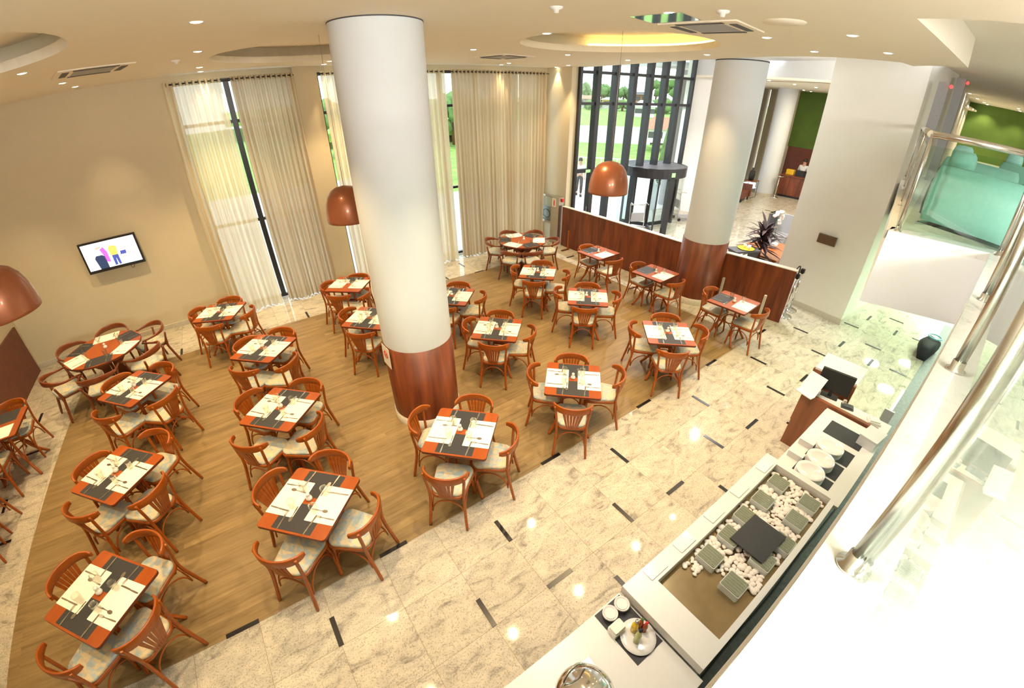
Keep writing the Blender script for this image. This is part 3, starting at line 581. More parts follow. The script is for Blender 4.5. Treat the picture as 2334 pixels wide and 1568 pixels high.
def make_table():
    t = thing('square_table', 'x', 'table', (0, 0, -50), 0, 'square bentwood tables')
    top = MB().prism(rounded_rect(.35, .35), TT-.006, TT).build('tabletop', 'table', t); MB().prism(rounded_rect(.352, .352), TT-.028, TT-.006).build('edge', 'tableedge', top)
    for k in range(4):
        a = k*pi/2+pi/4; c_, s_ = cos(a), sin(a)
        MB().tube(spline([(c_*.38, s_*.38, 0), (c_*.27, s_*.27, .16), (c_*.19, s_*.19, .36), (c_*.17, s_*.17, .55), (c_*.20, s_*.20, TT-.028)]), [.016]+[.020]*16, 8).build('leg', 'chair', t)
    MB().tube([(.185*cos(2*pi*i/24), .185*sin(2*pi*i/24), .40) for i in range(24)], .010, 6, True).build('ring', 'chair', t)
    br = MB()
    for k in range(4):
        a = k*pi/2; p0 = (.27*cos(a-pi/4), .27*sin(a-pi/4), .16); p1 = (.27*cos(a+pi/4), .27*sin(a+pi/4), .16); m_ = (.22*cos(a), .22*sin(a), .55)
        br.tube(bez([p0, (p0[0]*.9, p0[1]*.9, .4), m_, (p1[0]*.9, p1[1]*.9, .4), p1], 10), .008, 6)
    br.build('brace', 'chair', t); return t
def make_round():
    t = thing('round_table', 'x', 'table', (0, 0, -50), 0, 'round dining tables')
    top = MB().prism(circle(0, 0, .59, 48), TT-.006, TT).build('tabletop', 'table', t); MB().prism(circle(0, 0, .594, 48), TT-.03, TT-.006).build('edge', 'tableedge', top)
    for k in range(4):
        a = k*pi/2+.3; d = Vector((cos(a), sin(a), 0)); n_ = Vector((-d.y, d.x, 0))*.02; q = [(.03, 0), (.40, 0), (.37, .05), (.16, .34), (.16, .42), (.42, TT-.06), (.46, TT-.03), (.03, TT-.03)]
        vs = [d*x+Vector((0, 0, z))+n_ for x, z in q]+[d*x+Vector((0, 0, z))-n_ for x, z in q]; m_ = len(q)
        MB().add(vs, [tuple(range(m_)), tuple(range(2*m_-1, m_-1, -1))]+[(i, m_+i, m_+(i+1) % m_, (i+1) % m_) for i in range(m_)]).build('leg', 'armchair', t)
    return t
def flat(pts, th=.0016):
    m_ = MB(); m_.prism(pts, 0, th); return m_
def mirror(h): return h+[(-x, y) for x, y in h[::-1]]
def make_knife(): return flat([(-.006, 0), (.006, 0), (.0075, .05), (.005, .095), (.0085, .10), (.0095, .17), (.007, .20), (0, .212), (-.006, .20), (-.0055, .10), (-.005, .095), (-.0075, .05)], .003).build('knife', 'steel')
def make_fork():
    m_ = flat(mirror([(.006, 0), (.0075, .05), (.0035, .11), (.004, .13), (.011, .145)])); 
    for x in (-.0095, -.0032, .0032, .0095): m_.prism([(x-.0016, .143), (x+.0016, .143), (x+.0012, .19), (x-.0012, .19)], 0, .002)
    return m_.build('fork', 'steel')
def make_spoon():
    m_ = flat(mirror([(.006, 0), (.007, .04), (.003, .09), (.004, .115)])); m_.prism([(.017*cos(a), .14+.028*sin(a)) for a in [2*pi*i/16 for i in range(16)]], 0, .0035); return m_.build('spoon', 'steel')
def make_glass():
    return MB().lathe([(0, .012), (.026, .012), (.036, .10), (.0375, .10), (.0285, 0), (0, 0)], 18).build('drinking_glass', 'tumbler')
def make_shaker():
    m_ = MB().lathe([(0, 0), (.026, 0), (.031, .016), (.026, .036), (.013, .048), (.012, .054), (.019, .066), (.016, .082), (0, .087)], 18); return m_.build('salt_shaker', 'porcelain')
def make_mat(mat, nm='placemat'): return MB().prism(rounded_rect(.145, .20, .004, 1), 0, .0012).build(nm, mat)
PROTO = dict(chair=make_bistro(), arm=make_armchair(), table=make_table(), round=make_round())
SM = dict(knife=make_knife(), fork=make_fork(), spoon=make_spoon(), glass=make_glass(), shaker=make_shaker(), wmat=make_mat('paper'), bmat=make_mat('blackmat'))
SMCAT = dict(knife='knife', fork='fork', spoon='spoon', glass='glass', shaker='salt shaker', wmat='placemat', bmat='placemat')
SMGRP = dict(knife='knives on the dining tables', fork='forks on the dining tables', spoon='spoons on the dining tables', glass='drinking glasses on the dining tables', shaker='salt shakers on the dining tables', wmat='white paper placemats', bmat='black placemats')
used = set()
def place(key, label, loc, rz):
    """A whole piece of furniture; the first call moves the piece itself."""
    p = PROTO[key]
    if key not in used: used.add(key); p.location = loc; p.rotation_euler = (0, 0, rz); p['label'] = label; return p
    return copy_thing(p, label, loc, rz)
def small(key, label, loc, rz):
    p = SM[key]
    o = p
    if key in used: o = p.copy(); COL.objects.link(o)
    used.add(key); o.location = loc; o.rotation_euler = (0, 0, rz); return tag(o, label, SMCAT[key], SMGRP[key])

# ------------------------------------------------------------------ tables, chairs and settings
TABS = [  # centre, yaw, description, chair back positions (side, x, y)
 ((-.404, .398), -45, 'table in the bottom corner', [('N', .04, .82), ('E', -.02, -.10), ('S', -.80, -.11), ('W', -.78, .84)]),
 ((1.413, .416), -45, 'second table along the floor edge', [('N', 1.79, .87), ('W', 1.04, .88), ('S', .97, -.03), ('E', 1.87, -.08)]),
 ((3.039, .395), -45, 'table before the big column', [('N', 3.47, .79), ('W', 2.68, .91), ('S', 2.55, -.08), ('E', 3.46, -.05)]),
 ((4.687, .376), -44, 'fourth table along the floor edge', [('N', 5.03, .78), ('W', 4.30, .82), ('E', 5.26, .03), ('S', 4.26, -.09)]),
 ((6.698, .388), -43, 'fifth table along the floor edge', [('N', 7.11, .77), ('W', 6.32, .83), ('E', 7.18, .03), ('S', 6.23, -.07)]),
 ((-.358, 1.923), -45, 'first table of the second row', [('N', .10, 2.37), ('E', .06, 1.39), ('S', -.76, 1.48), ('W', -.73, 2.29)]),
 ((1.43, 2.014), -45, 'second table of the second row', [('N', 1.87, 2.35), ('E', 1.74, 1.41), ('S', .93, 1.54), ('W', 1.03, 2.48)]),
 ((4.622, 2.057), -45, 'third table of the second row', [('N', 4.98, 2.46), ('W', 4.26, 2.48), ('S', 4.24, 1.63), ('E', 5.01, 1.60)]),
 ((6.592, 2.05), -44, 'fourth table of the second row', [('N', 6.96, 2.43), ('W', 6.24, 2.56), ('S', 6.15, 1.67), ('E', 7.04, 1.68)]),
 ((-.306, 3.683), -46, 'first table of the third row', [('N', .12, 4.04), ('E', .16, 3.10), ('S', -.69, 3.13), ('W', -.65, 4.06)]),
 ((1.451, 3.662), -44, 'second table of the third row', [('N', 1.84, 4.03), ('E', 1.76, 2.97), ('S', 1.05, 3.13), ('W', 1.14, 4.02)]),
 ((3.11, 3.607), -45, 'third table of the third row', [('W', 2.76, 4.03), ('S', 2.74, 3.13), ('E', 3.62, 3.12)]),
 ((4.61, 3.55), -45, 'fourth table of the third row', [('N', 4.99, 3.92), ('E', 5.07, 3.14), ('S', 4.17, 3.13)]),
 ((6.594, 3.499), -46, 'fifth table of the third row', [('N', 7.01, 3.86), ('W', 6.23, 3.93), ('S', 6.13, 3.08), ('E', 7.0, 2.99)]),
 ((.926, 5.513), -27, 'window table beside the television', [('N', 1.17, 5.99), ('E', 1.45, 5.13), ('S', .68, 4.91), ('W', .46, 5.78)]),
 ((3.23, 5.23), -40, 'window table by the big column', [('N', 3.55, 5.51), ('W', 2.79, 5.46), ('S', 2.83, 4.72), ('E', 3.40, 4.55)]),
]
SIDE = dict(N='back', S='front', W='television', E='buffet')
AX = dict(N=0, E=-90, S=180, W=90)
def put_chair(key, label, x, y, facing, back=.265):
    """x, y is under the middle of the back rail; facing is the direction the back points."""
    d = Vector((cos(facing), sin(facing))); place(key, label, (x-d.x*back, y-d.y*back, .004), facing-pi/2)
for (cx, cy), yaw, desc, chairs in TABS:
    ya = R(yaw); ex, ey = Vector((cos(ya), sin(ya))), Vector((-sin(ya), cos(ya)))
    place('table', 'square wooden %s' % (desc if desc.startswith('table') or True else desc), (cx, cy, .004), ya)
    def at(lx, ly): return (cx+ex.x*lx+ey.x*ly, cy+ex.y*lx+ey.y*ly)
    rnd = random.Random(desc)
    for s, x, y in chairs:
        b = Vector((x-cx, y-cy)); lx, ly = b.dot(ex), b.dot(ey)
        lat = lx if s in 'NS' else ly; tw = (-lat if s in 'NW' else lat)*.35
        if s == 'W': tw = lat*.35
        if s == 'E': tw = -lat*.35
        if s == 'N': tw = -lat*.35
        if s == 'S': tw = lat*.35
        face = {'N': ya+pi/2, 'E': ya, 'S': ya-pi/2, 'W': ya+pi}[s]-tw*-1*.6+rnd.uniform(-.03, .03)
        put_chair('chair', 'bentwood bistro chair on the %s side of the %s' % (SIDE[s], desc), x, y, face)
    z = TT+.004; two = desc == 'window table by the big column'
    for s in 'NSWE':
        if two and s == 'S': continue
        blk = s in 'NS'; r0 = ya+R(AX[s]); d = .205
        ux, uy = {'N': (0, 1), 'S': (0, -1), 'W': (-1, 0), 'E': (1, 0)}[s]; vx, vy = -uy, ux           # outward, sideways
        def q(o_, l_): return at(ux*o_+vx*l_, uy*o_+vy*l_)
        off = -.02 if blk else .0
        small('bmat' if blk else 'wmat', '%s placemat on the %s side of the %s' % ('black' if blk else 'white paper', SIDE[s], desc), (*q(d+off if blk else d, 0), z if blk else z+.0013), r0+pi/2)
        zz = z+.0026; nm = '%s %s placemat, %s' % (SIDE[s], 'black' if blk else 'white', desc)
        kr = r0+pi/2
        jt = lambda k=.02: rnd.uniform(-k, k)
        small('knife', 'steel knife on the '+nm, (*q(.335, .135+jt(.01)), zz), r0+pi/2+pi/2-pi/2+pi/2+jt(.08))
        small('fork', 'steel fork on the '+nm, (*q(.335, -.135+jt(.01)), zz), r0+pi/2+pi/2-pi/2+pi/2+jt(.08))
        small('spoon', 'small steel spoon on the '+nm, (*q(.075, .075+jt(.01)), zz), r0+pi/2+pi/2+jt(.08)-pi/2)
        small('glass', 'glass by the '+nm, (*q(.115 if not blk else .10, -.115 if blk else -.10), zz), jt(1))
    small('shaker', 'white salt shaker in the middle of the '+desc, (*at(-.02+rnd.uniform(-.03, .02), .02), z+.0003), 0)
P2 = [((8.609, .353), -86, 'partition table beside the rope post', [('W', 8.62, .94), ('E', 8.59, -.25)]),
      ((8.532, 2.043), -87, 'partition table beside the panelled column', [('W', 8.51, 2.60), ('E', 8.44, 1.38)]),
      ((8.459, 3.606), -88, 'partition table beside the extinguisher cabinet', [('W', 8.44, 4.09), ('E', 8.34, 2.91)])]
for (cx, cy), yaw, desc, chairs in P2:
    ya = R(yaw); ex, ey = Vector((cos(ya), sin(ya))), Vector((-sin(ya), cos(ya))); z = TT+.004
    place('table', 'square wooden %s' % desc, (cx, cy, .004), ya)
    for s, x, y in chairs: put_chair('chair', 'bistro chair on the %s side of the %s' % ({'W': 'curtain', 'E': 'buffet'}[s], desc), x, y, ya+(pi if s == 'W' else -.12))
    for s, k, nm in ((-1, 'bmat', 'black placemat'), (1, 'wmat', 'white placemat')):
        def q(o_, l_): return (cx+ex.x*o_*s+ey.x*l_, cy+ex.y*o_*s+ey.y*l_)
        small(k, '%s on the %s' % ('single black placemat' if s < 0 else 'single white paper placemat', desc), (*q(.20, -.03), z), ya)
        r0 = ya+(0 if s > 0 else pi); zz = z+.0014
        small('knife', 'steel knife on the %s, %s' % (nm, desc), (*q(.335, .10), zz), r0+pi/2); small('fork', 'steel fork on the %s, %s' % (nm, desc), (*q(.335, -.17), zz), r0+pi/2)
        small('spoon', 'small steel spoon on the %s, %s' % (nm, desc), (*q(.075, -.1), zz), r0)
        small('glass', 'empty glass beside the %s, %s' % (nm, desc), (*q(.11, .12), zz), 0)
    small('shaker', 'white salt shaker on the '+desc, (cx, cy, z), 0)
# table at the picture edge
place('table', 'square wooden table cut by the picture edge', (-2.18, 3.86, .001), 0)
small('bmat', 'black placemat on the table cut by the picture edge', (-2.12, 4.06, TT+.001), pi/2); small('wmat', 'white placemat on the table cut by the picture edge', (-2.12, 3.68, TT+.002), pi/2)
small('glass', 'glass on the table cut by the picture edge', (-2.2, 3.9, TT+.004), 0)
for lab, x, y, f_ in (('bistro chair behind the table cut by the picture edge', -2.12, 4.44, pi/2), ('bistro chair before the table cut by the picture edge', -2.30, 3.24, -pi/2), ('bistro chair at the picture edge under the copper lamp', -2.25, 2.92, pi/2-.2), ('bistro chair lowest at the picture edge', -2.3, 2.12, -pi/2)):
    put_chair('chair', lab, x, y, f_)
# round tables
for (cx, cy), ar, desc in (((-.95, 5.36), (90, 30, -32, -92, -150, 140), 'round table under the television'), ((7.57, 5.36), (82, 28, -28, -107, -149, 137), 'round table by the drapes')):
    place('round', 'brown wooden %s with six placemats' % desc, (cx, cy, .002), 0); z = TT+.002
    nm6 = ('window', 'partition', 'buffet', 'front', 'outer', 'wall')
    for i, a in enumerate(ar):
        a = R(a); rad = .99 if cx < 0 else .93
        put_chair('arm', 'round backed armchair on the %s side of the %s' % (nm6[i], desc), cx+rad*cos(a), cy+rad*sin(a), a, .28)
        m_ = R(ar[0]-60*i); blk = i % 2; nmx = '%s side of the %s' % (nm6[i], desc)
        px, py = cx+.42*cos(m_), cy+.42*sin(m_)
        small('bmat' if blk else 'wmat', '%s placemat on the %s' % ('black' if blk else 'white', nmx), (px, py, z), m_)
        def q(o_, l_): return (cx+o_*cos(m_)-l_*sin(m_), cy+o_*sin(m_)+l_*cos(m_), z+.0014)
        small('knife', 'steel knife on the '+nmx, q(.54, .12), m_+pi/2); small('fork', 'steel fork on the '+nmx, q(.54, -.12), m_+pi/2); small('glass', 'empty glass on the '+nmx, q(.30, .1), 0)
    small('shaker', 'white salt shaker on the '+desc, (cx+.05, cy, z), 0)

# ------------------------------------------------------------------ television
tv = thing('television', 'flat television hanging tilted in view on the cream wall', 'television', (-.61, 7.12, 1.81))
MB().box(-.49, -.02, -.29, .49, .03, .29).build('casing', 'blackmetal', tv)
MB().box(-.455, -.022, -.235, .455, -.0201, .255).build('screen', 'screen', tv)
pc = [('tvrose', [(-.45, -.2), (-.36, -.2), (-.36, .2), (-.45, .2)]), ('tvdark', [(-.27, -.235), (-.12, -.235), (-.12, -.02), (-.16, .02), (-.27, .02), (-.3, -.03)]), ('tvpink', [(-.13, -.12), (-.06, -.14), (-.06, .06), (-.1, .16), (-.17, .12), (-.14, .02)]), ('tvskin', [(-.23, .13), (-.13, .15), (-.13, .18), (-.23, .17)]),
      ('tvgold', [(-.02, -.03), (.10, -.03), (.12, .12), (.07, .15), (0, .15), (-.03, .10)]), ('tvblue', [(-.01, -.22), (.035, -.22), (.045, -.08), (.06, -.22), (.10, -.22), (.10, -.03), (-.01, -.03)]), ('tvblue', [(.14, -.05), (.24, -.05), (.25, .02), (.15, .02)]), ('tvcyan', [(.15, .04), (.24, .04), (.22, .12), (.16, .12)]), ('tvrose', [(.30, -.16), (.32, .02), (.31, .08), (.38, .08), (.39, .02), (.40, -.16), (.37, -.16), (.355, -.02), (.33, -.16)]), ('tvcyan', [(.08, -.235), (.45, -.235), (.45, -.2), (.12, -.19)])]
for mname, pg in pc:
    MB().add([(x, -.0235, z_) for x, z_ in pg], [tuple(range(len(pg)))]).build('picture', mname, tv)
MB().tube(spline([(.22, 0, -.29), (.22, .02, -.34), (.25, .05, -.36), (.28, .06, -.30)]), .004, 6).build('cable', 'rubber', tv); MB().box(-.15, .03, -.1, .15, WY-7.12, .1).build('bracket', 'blackmetal', tv)

# ------------------------------------------------------------------ extinguisher cabinet and small things at the partition
fb = thing('extinguisher_cabinet', 'tall bronze steel extinguisher cabinet at the partition end', 'cabinet', (9.55, 6.25, 0))
MB().box(-.02, .0, 0, .16, .34, 1.36).build('post', 'brushed', fb); MB().box(0, .34, 1.31, .12, .95, 1.36).build('top', 'brushed', fb)
MB().box(.03, .34, .62, .05, .92, 1.31).build('window', 'glass', fb); MB().box(.0, .34, .56, .12, .95, .62).build('shelf', 'brushed', fb); MB().box(.08, .38, .64, .10, .9, 1.0).build('hose_panel', 'grey', fb)
MB().tube([(.06, .64+.16*cos(a), .80+.12*sin(a)) for a in [k*pi/10 for k in range(20)]], .012, 6, True).build('hose', 'rubber', fb)
sg = MB().box(-.026, .12, 1.08, -.021, .29, 1.32).build('sign', 'paper', fb); sg['label'] = 'white plate with red extinguisher symbol'
MB().prism([(0, 0), (.001, 0), (.001, .001)], 0, .001); sy = MB().box(-.03, .18, 1.11, -.026, .22, 1.24); sy.add([(-.029, .15, 1.30), (-.029, .20, 1.23), (-.029, .26, 1.30), (-.029, .20, 1.26)], [(0, 1, 2, 3)]); sy.build('symbol', 'red', sg)
al = MB().box(.06, -.05, 1.24, .12, .0, 1.33).build('alarm_box', 'red', fb)
st = thing('floor_stand', 'thin wooden post on flat foot before the dark partition', 'stand', (9.52, 5.75, 0)); MB().box(-.02, -.02, 0, .02, .02, .55).build('post', 'chair', st); MB().box(-.24, -.03, 0, .03, .03, .02).build('foot', 'tableedge', st)
for i, (x, y) in enumerate(((10.53, .05), (10.94, .11))):
    t = thing('rope_post', ('chrome rope post standing at the end of partition', 'chrome rope post behind the first by the white wall')[i], 'barrier post', (x, y, 0)); MB().lathe([(0, 0), (.16, 0), (.16, .012), (.05, .03), (.02, .05), (0, .05)], 28).build('base', 'chrome', t)
    MB().tube([(0, 0, .04), (0, 0, .94)], .026, 14).build('pole', 'chrome', t); MB().box(-.035, -.035, .86, .035, .035, .95).build('head', 'rubber', t)
    if i == 0: MB().tube(spline([(-.3, -.03, 1.14), (-.18, -.02, 1.16), (-.06, -.01, 1.12), (0, 0, .95)]), .012, 6).build('hook', 'rubber', t)
for k, (x, y) in enumerate(((9.62, .25), (9.73, 1.22))):
    o = MB().box(-.025, -.02, 0, .025, .02, .62).build('wooden_slat', 'plinth'); o.location = (x+.1, y, 0); tag(o, ('pale upright slat leaning by the partition end', 'pale upright slat by the panelled column')[k], 'slat')

# ------------------------------------------------------------------ buffet
bu = thing('buffet_unit', 'white buffet unit with sunken bronze basin', 'buffet', (0, 0, 0))
MB().box(3.15, -2.54, 0, 5.25, -1.865, .84).build('body', 'counter', bu)
ou, inn = [(3.12, -2.56), (5.27, -2.56), (5.27, -1.845), (3.12, -1.845)], [(3.36, -2.515), (5.20, -2.515), (5.20, -1.98), (3.36, -1.98)]
tp = MB(); tp.add([(x, y, .93) for x, y in ou+inn]+[(x, y, .84) for x, y in ou+inn], [(0, 1, 5, 4), (1, 2, 6, 5), (2, 3, 7, 6), (3, 0, 4, 7), (8, 12, 13, 9), (9, 13, 14, 10), (10, 14, 15, 11), (11, 15, 12, 8), (0, 8, 9, 1), (1, 9, 10, 2), (2, 10, 11, 3), (3, 11, 8, 0), (4, 5, 13, 12), (5, 6, 14, 13), (6, 7, 15, 14), (7, 4, 12, 15)])
tp.build('worktop', 'counter', bu); MB().box(3.36, -2.515, .842, 5.20, -1.98, .848).build('basin', 'basin', bu)
for k, ((x0, x1), lab) in enumerate((((1.2, 3.115), 'low white counter holding the condiment plate'), ((5.275, 6.72), 'low white counter holding stacked plates'))):
    t = thing('buffet_counter', lab, 'counter', (0, 0, 0)); MB().box(x0+.02, -2.54, 0, x1, -1.93, .79).build('body', 'counter', t); MB().box(x0, -2.6, .79, x1, -1.84 if k == 0 else -1.94, .822).build('worktop', 'counter', t)
# pebbles
pm = []
for k in range(6):
    bm = bmesh.new(); bmesh.ops.create_icosphere(bm, subdivisions=2, radius=1); rr = random.Random(k)
    sx, sy, sz = rr.uniform(.75, 1.25), rr.uniform(.6, .95), rr.uniform(.45, .65)
    for vv in bm.verts: vv.co = Vector((vv.co.x*sx+.08*sin(3*vv.co.y+k), vv.co.y*sy, vv.co.z*sz))
    me = bpy.data.meshes.new('pebble'); bm.to_mesh(me); bm.free(); me.materials.append(MT['pebble']); me.polygons.foreach_set('use_smooth', [True]*len(me.polygons)); pm.append(me)
BL = [(5.014, -2.10, 'far corner by the plate stacks'), (4.709, -2.10, 'second along the guest side'), (4.427, -2.09, 'third along the guest side'), (4.147, -2.11, 'half under the slate on the guest side'), (3.857, -2.11, 'last along the guest side'), (3.80, -2.36, 'standing on bare bronze'), (5.01, -2.40, 'kitchen side corner by the plate stacks'), (4.743, -2.40, 'second along the kitchen side'), (4.434, -2.43, 'beside the slate on the kitchen side'), (4.16, -2.40, 'under the slate tip')]
rr = random.Random(3); pk = 0; tries = 0; spots = []
while pk < 300 and tries < 20000:
    tries += 1; x, y = rr.uniform(3.62, 5.17), rr.uniform(-2.49, -2.005); s_ = rr.uniform(.018, .034)
    if x < 3.78+.35*(-2.0-y)*.6 and not (x > 3.66 and y > -2.12): continue
    if any(abs(x-bx) < .083+s_*.5 and abs(y-by) < .083+s_*.5 for bx, by, _ in BL): continue
    d = min([math.hypot(x-a, y-b)-(s_+c)*.52 for a, b, c in spots] or [1])
    if d < 0: continue
    spots.append((x, y, s_)); o = bpy.data.objects.new('pebble', pm[pk % 6]); COL.objects.link(o); o.location = (x, y, .848+s_*.55); o.scale = (s_,)*3; o.rotation_euler = (rr.uniform(-.2, .2), rr.uniform(-.2, .2), rr.uniform(0, 6.3))
    tag(o, 'smooth white pebble in the bed of the buffet basin', 'pebble', 'white pebbles in the buffet basin'); pk += 1
def make_block():
    t = thing('glass_block', 'x', 'glass block', (0, 0, -50), 0, 'glass blocks in the buffet basin'); a = .082
    MB().prism(rounded_rect(a-.004, a-.004, .01, 2), .004, .076).build('body', 'block', t)
    fr_ = MB(); o_, n_ = rounded_rect(a, a, .012, 2), rounded_rect(a-.006, a-.006, .01, 2); m_ = len(o_)
    fr_.add([(x, y, z) for z in (0, .068) for x, y in o_]+[(x, y, z) for z in (0, .068) for x, y in n_], [f for i in range(m_) for f in ((i, (i+1) % m_, m_+(i+1) % m_, m_+i), (2*m_+(i+1) % m_, 2*m_+i, 3*m_+i, 3*m_+(i+1) % m_), (m_+i, m_+(i+1) % m_, 3*m_+(i+1) % m_, 3*m_+i))]); fr_.build('seam', 'glassrim', t)
    g = MB()
    for i in range(6): x = -a+.02+(2*a-.04)*i/5; g.tube([(x, -a+.012, .076), (x, a-.012, .076)], .004, 6)
    g.build('ribs', 'block', t); MB().prism(rounded_rect(a-.007, a-.007, .01, 2), .0665, .0745).build('top_face', 'blocktop', t); return t
b0 = make_block()
for i, (x, y, lab) in enumerate(BL):
    lab = 'clear glass block in the basin, '+lab; z_ = .849
    if i == 0: b0.location = (x, y, z_); b0['label'] = lab
    else: copy_thing(b0, lab, (x, y, z_), 0)
sl = MB().prism([(4.479, -2.136), (4.476, -2.425), (4.101, -2.407), (4.101, -2.123)], .93, .942).build('slate_board', 'blackmat'); tag(sl, 'square black slate board laid on glass blocks', 'serving board')
for i, (x, y) in enumerate(((5.083, -1.91), (4.621, -1.905), (4.208, -1.905), (3.778, -1.905), (3.419, -1.905))):
    o = MB().prism(rounded_rect(.095, .05, .008, 2), 0, .008).build('ledge_tile', 'porcelain'); o.location = (x, y, .9305); tag(o, 'white square tile on the buffet ledge, %s' % ('by the plate stacks', 'second after the plate stacks', 'in the middle', 'fourth after the plate stacks', 'by the condiment counter')[i], 'tile', 'white tiles along the buffet ledge')
# plates
def plate_mesh(r_=.135):
    return MB().lathe([(0, 0), (r_*.6, 0), (r_*.66, .004), (r_*.72, .012), (r_, .020), (r_, .024), (r_*.72, .018), (r_*.64, .007), (0, .006)], 40).build('dinner_plate', 'porcelain')
p0 = None
for k, ((x, y), n_, nm) in enumerate((((5.93, -2.235), 8, 'desk end'), ((5.665, -2.24), 8, 'middle'), ((5.40, -2.24), 9, 'basin end'))):
    for j in range(n_):
        if p0 is None: p0 = plate_mesh(); o = p0
        else: o = p0.copy(); COL.objects.link(o)
        o.location = (x+rr.uniform(-.002, .002), y+rr.uniform(-.002, .002), .8245+j*.0100)
        top = j == n_-1; tag(o, ('white dinner plate on top of the %s stack' if top else 'white dinner plate inside the %s stack') % nm, 'plate', 'stacked dinner plates' if top else 'plates inside the %s stack' % nm)
MTS = [((6.38, -2.27), .15, .20, 'beside the empty end of counter'), ((6.0, -2.28), .13, .185, 'under the desk end stack'), ((5.71, -2.27), .13, .185, 'under the middle stack'), ((5.43, -2.27), .12, .185, 'under the basin end stack')]
for (x, y), a, b, nm in MTS: o = MB().prism(rounded_rect(a, b, .003, 1), 0, .002).build('placemat', 'blackmat'); o.location = (x, y, .8222); tag(o, 'dark placemat %s' % nm, 'placemat', 'dark mats on the plate counter')
for i, (x, y) in enumerate(((5.856, -2.035), (5.58, -2.035))):
    t = thing('cutlery_box', ('white open cutlery box at the desk end plate stack', 'white open cutlery box at the middle plate stack')[i], 'box', (x, y, .8225)); MB().box(-.04, -.075, 0, .04, .075, .07).build('box', 'porcelain', t)
o = thing('white_box', 'plain white box at the kitchen corner of the plate counter', 'box', (6.47, -2.50, .8225)); MB().box(-.13, -.09, 0, .13, .09, .12, R(-8)).build('carton', 'counter', o); MB().box(-.135, -.095, .12, .135, .095, .135, R(-8)).build('lid', 'counter', o)
# condiment end
o = MB().prism([(2.85, -1.85), (2.85, -2.265), (3.105, -2.265), (3.105, -1.85)], .8222, .8240).build('placemat', 'blackmat'); tag(o, 'black placemat under the condiment plate and bowls', 'placemat')
for i, (x, y) in enumerate(((3.05, -1.92), (2.935, -1.915))):
    for j in range(2):
        b_ = MB().lathe([(0, 0), (.03, 0), (.052, .035), (.056, .04), (.050, .038), (.03, .008), (0, .008)], 28).build('small_bowl', 'porcelain'); b_.location = (x, y, .8245+j*.012); tag(b_, 'small white bowl, %s of pair %s' % (('lower', 'upper')[j], ('beside the raised buffet unit', 'beside the white sachet box')[i]), 'bowl', 'small white bowls')
    MB().lathe([(0, .03), (.04, .031)], 14).build('sachets', 'paper', b_)
bx = thing('sachet_box', 'white lidded box beside the condiment plate', 'box', (2.90, -2.015, .8245)); MB().prism(rounded_rect(.055, .04, .012, 3), 0, .05).build('tub', 'porcelain', bx); MB().prism(rounded_rect(.05, .034, .01, 3), .05, .075).build('lid', 'paper', bx)
bp = MB().lathe([(0, 0), (.075, 0), (.085, .004), (.125, .015), (.125, .019), (.08, .009), (0, .007)], 44).build('serving_plate', 'porcelain'); bp.location = (2.985, -2.14, .8245); tag(bp, 'big white plate carrying oil and sauce bottles', 'plate')
def bottle(label, x, y, mat, cap, h=.15, r_=.02, capname='cap'):
    t = thing('condiment_bottle', label, 'bottle', (x, y, .833), 0, 'condiment bottles on the white plate'); MB().lathe([(0, 0), (r_, 0), (r_, h*.5), (r_*.75, h*.68), (r_*.42, h*.8), (r_*.42, h*.88), (0, h*.88)], 18).build('body', mat, t); MB().lathe([(0, h*.85), (r_*.55, h*.85), (r_*.55, h), (0, h)], 14).build(capname, cap, t)
bottle('slim pale green vinegar bottle with black stopper', 2.955, -2.15, 'vinegar', 'rubber', .19, .022); bottle('yellow oil bottle with clear stopper', 2.995, -2.09, 'oil', 'steel', .15, .025); bottle('red sauce bottle with red cap', 3.05, -2.135, 'sauce', 'red', .13, .018); bottle('red sauce bottle with green cap', 3.045, -2.10, 'sauce', 'leaf', .13, .018)
cf = thing('chafing_dish', 'polished steel chafing dish cut by the picture bottom', 'chafing dish', (2.42, -2.2, .822)); MB().box(-.18, -.16, 0, .18, .16, .10).build('pan', 'steel', cf); MB().lathe([(.19, .10), (.18, .16), (.13, .2), (0, .22)], 28).build('lid', 'chrome', cf); MB().tube(spline([(-.08, .12, .2), (-.03, .14, .25), (.05, .14, .25), (.10, .12, .2)]), .01, 8).build('handle', 'chrome', cf)
cc = MB().tube(spline([(6.4, -2.60, .012), (5.75, -2.585, .012), (5.3, -2.57, .012), (4.93, -2.575, .012), (4.57, -2.58, .012), (3.98, -2.565, .012), (3.4, -2.58, .012)]), .008, 6).build('power_cable', 'rubber'); tag(cc, 'black cable lying on dark floor behind the buffet', 'cable')

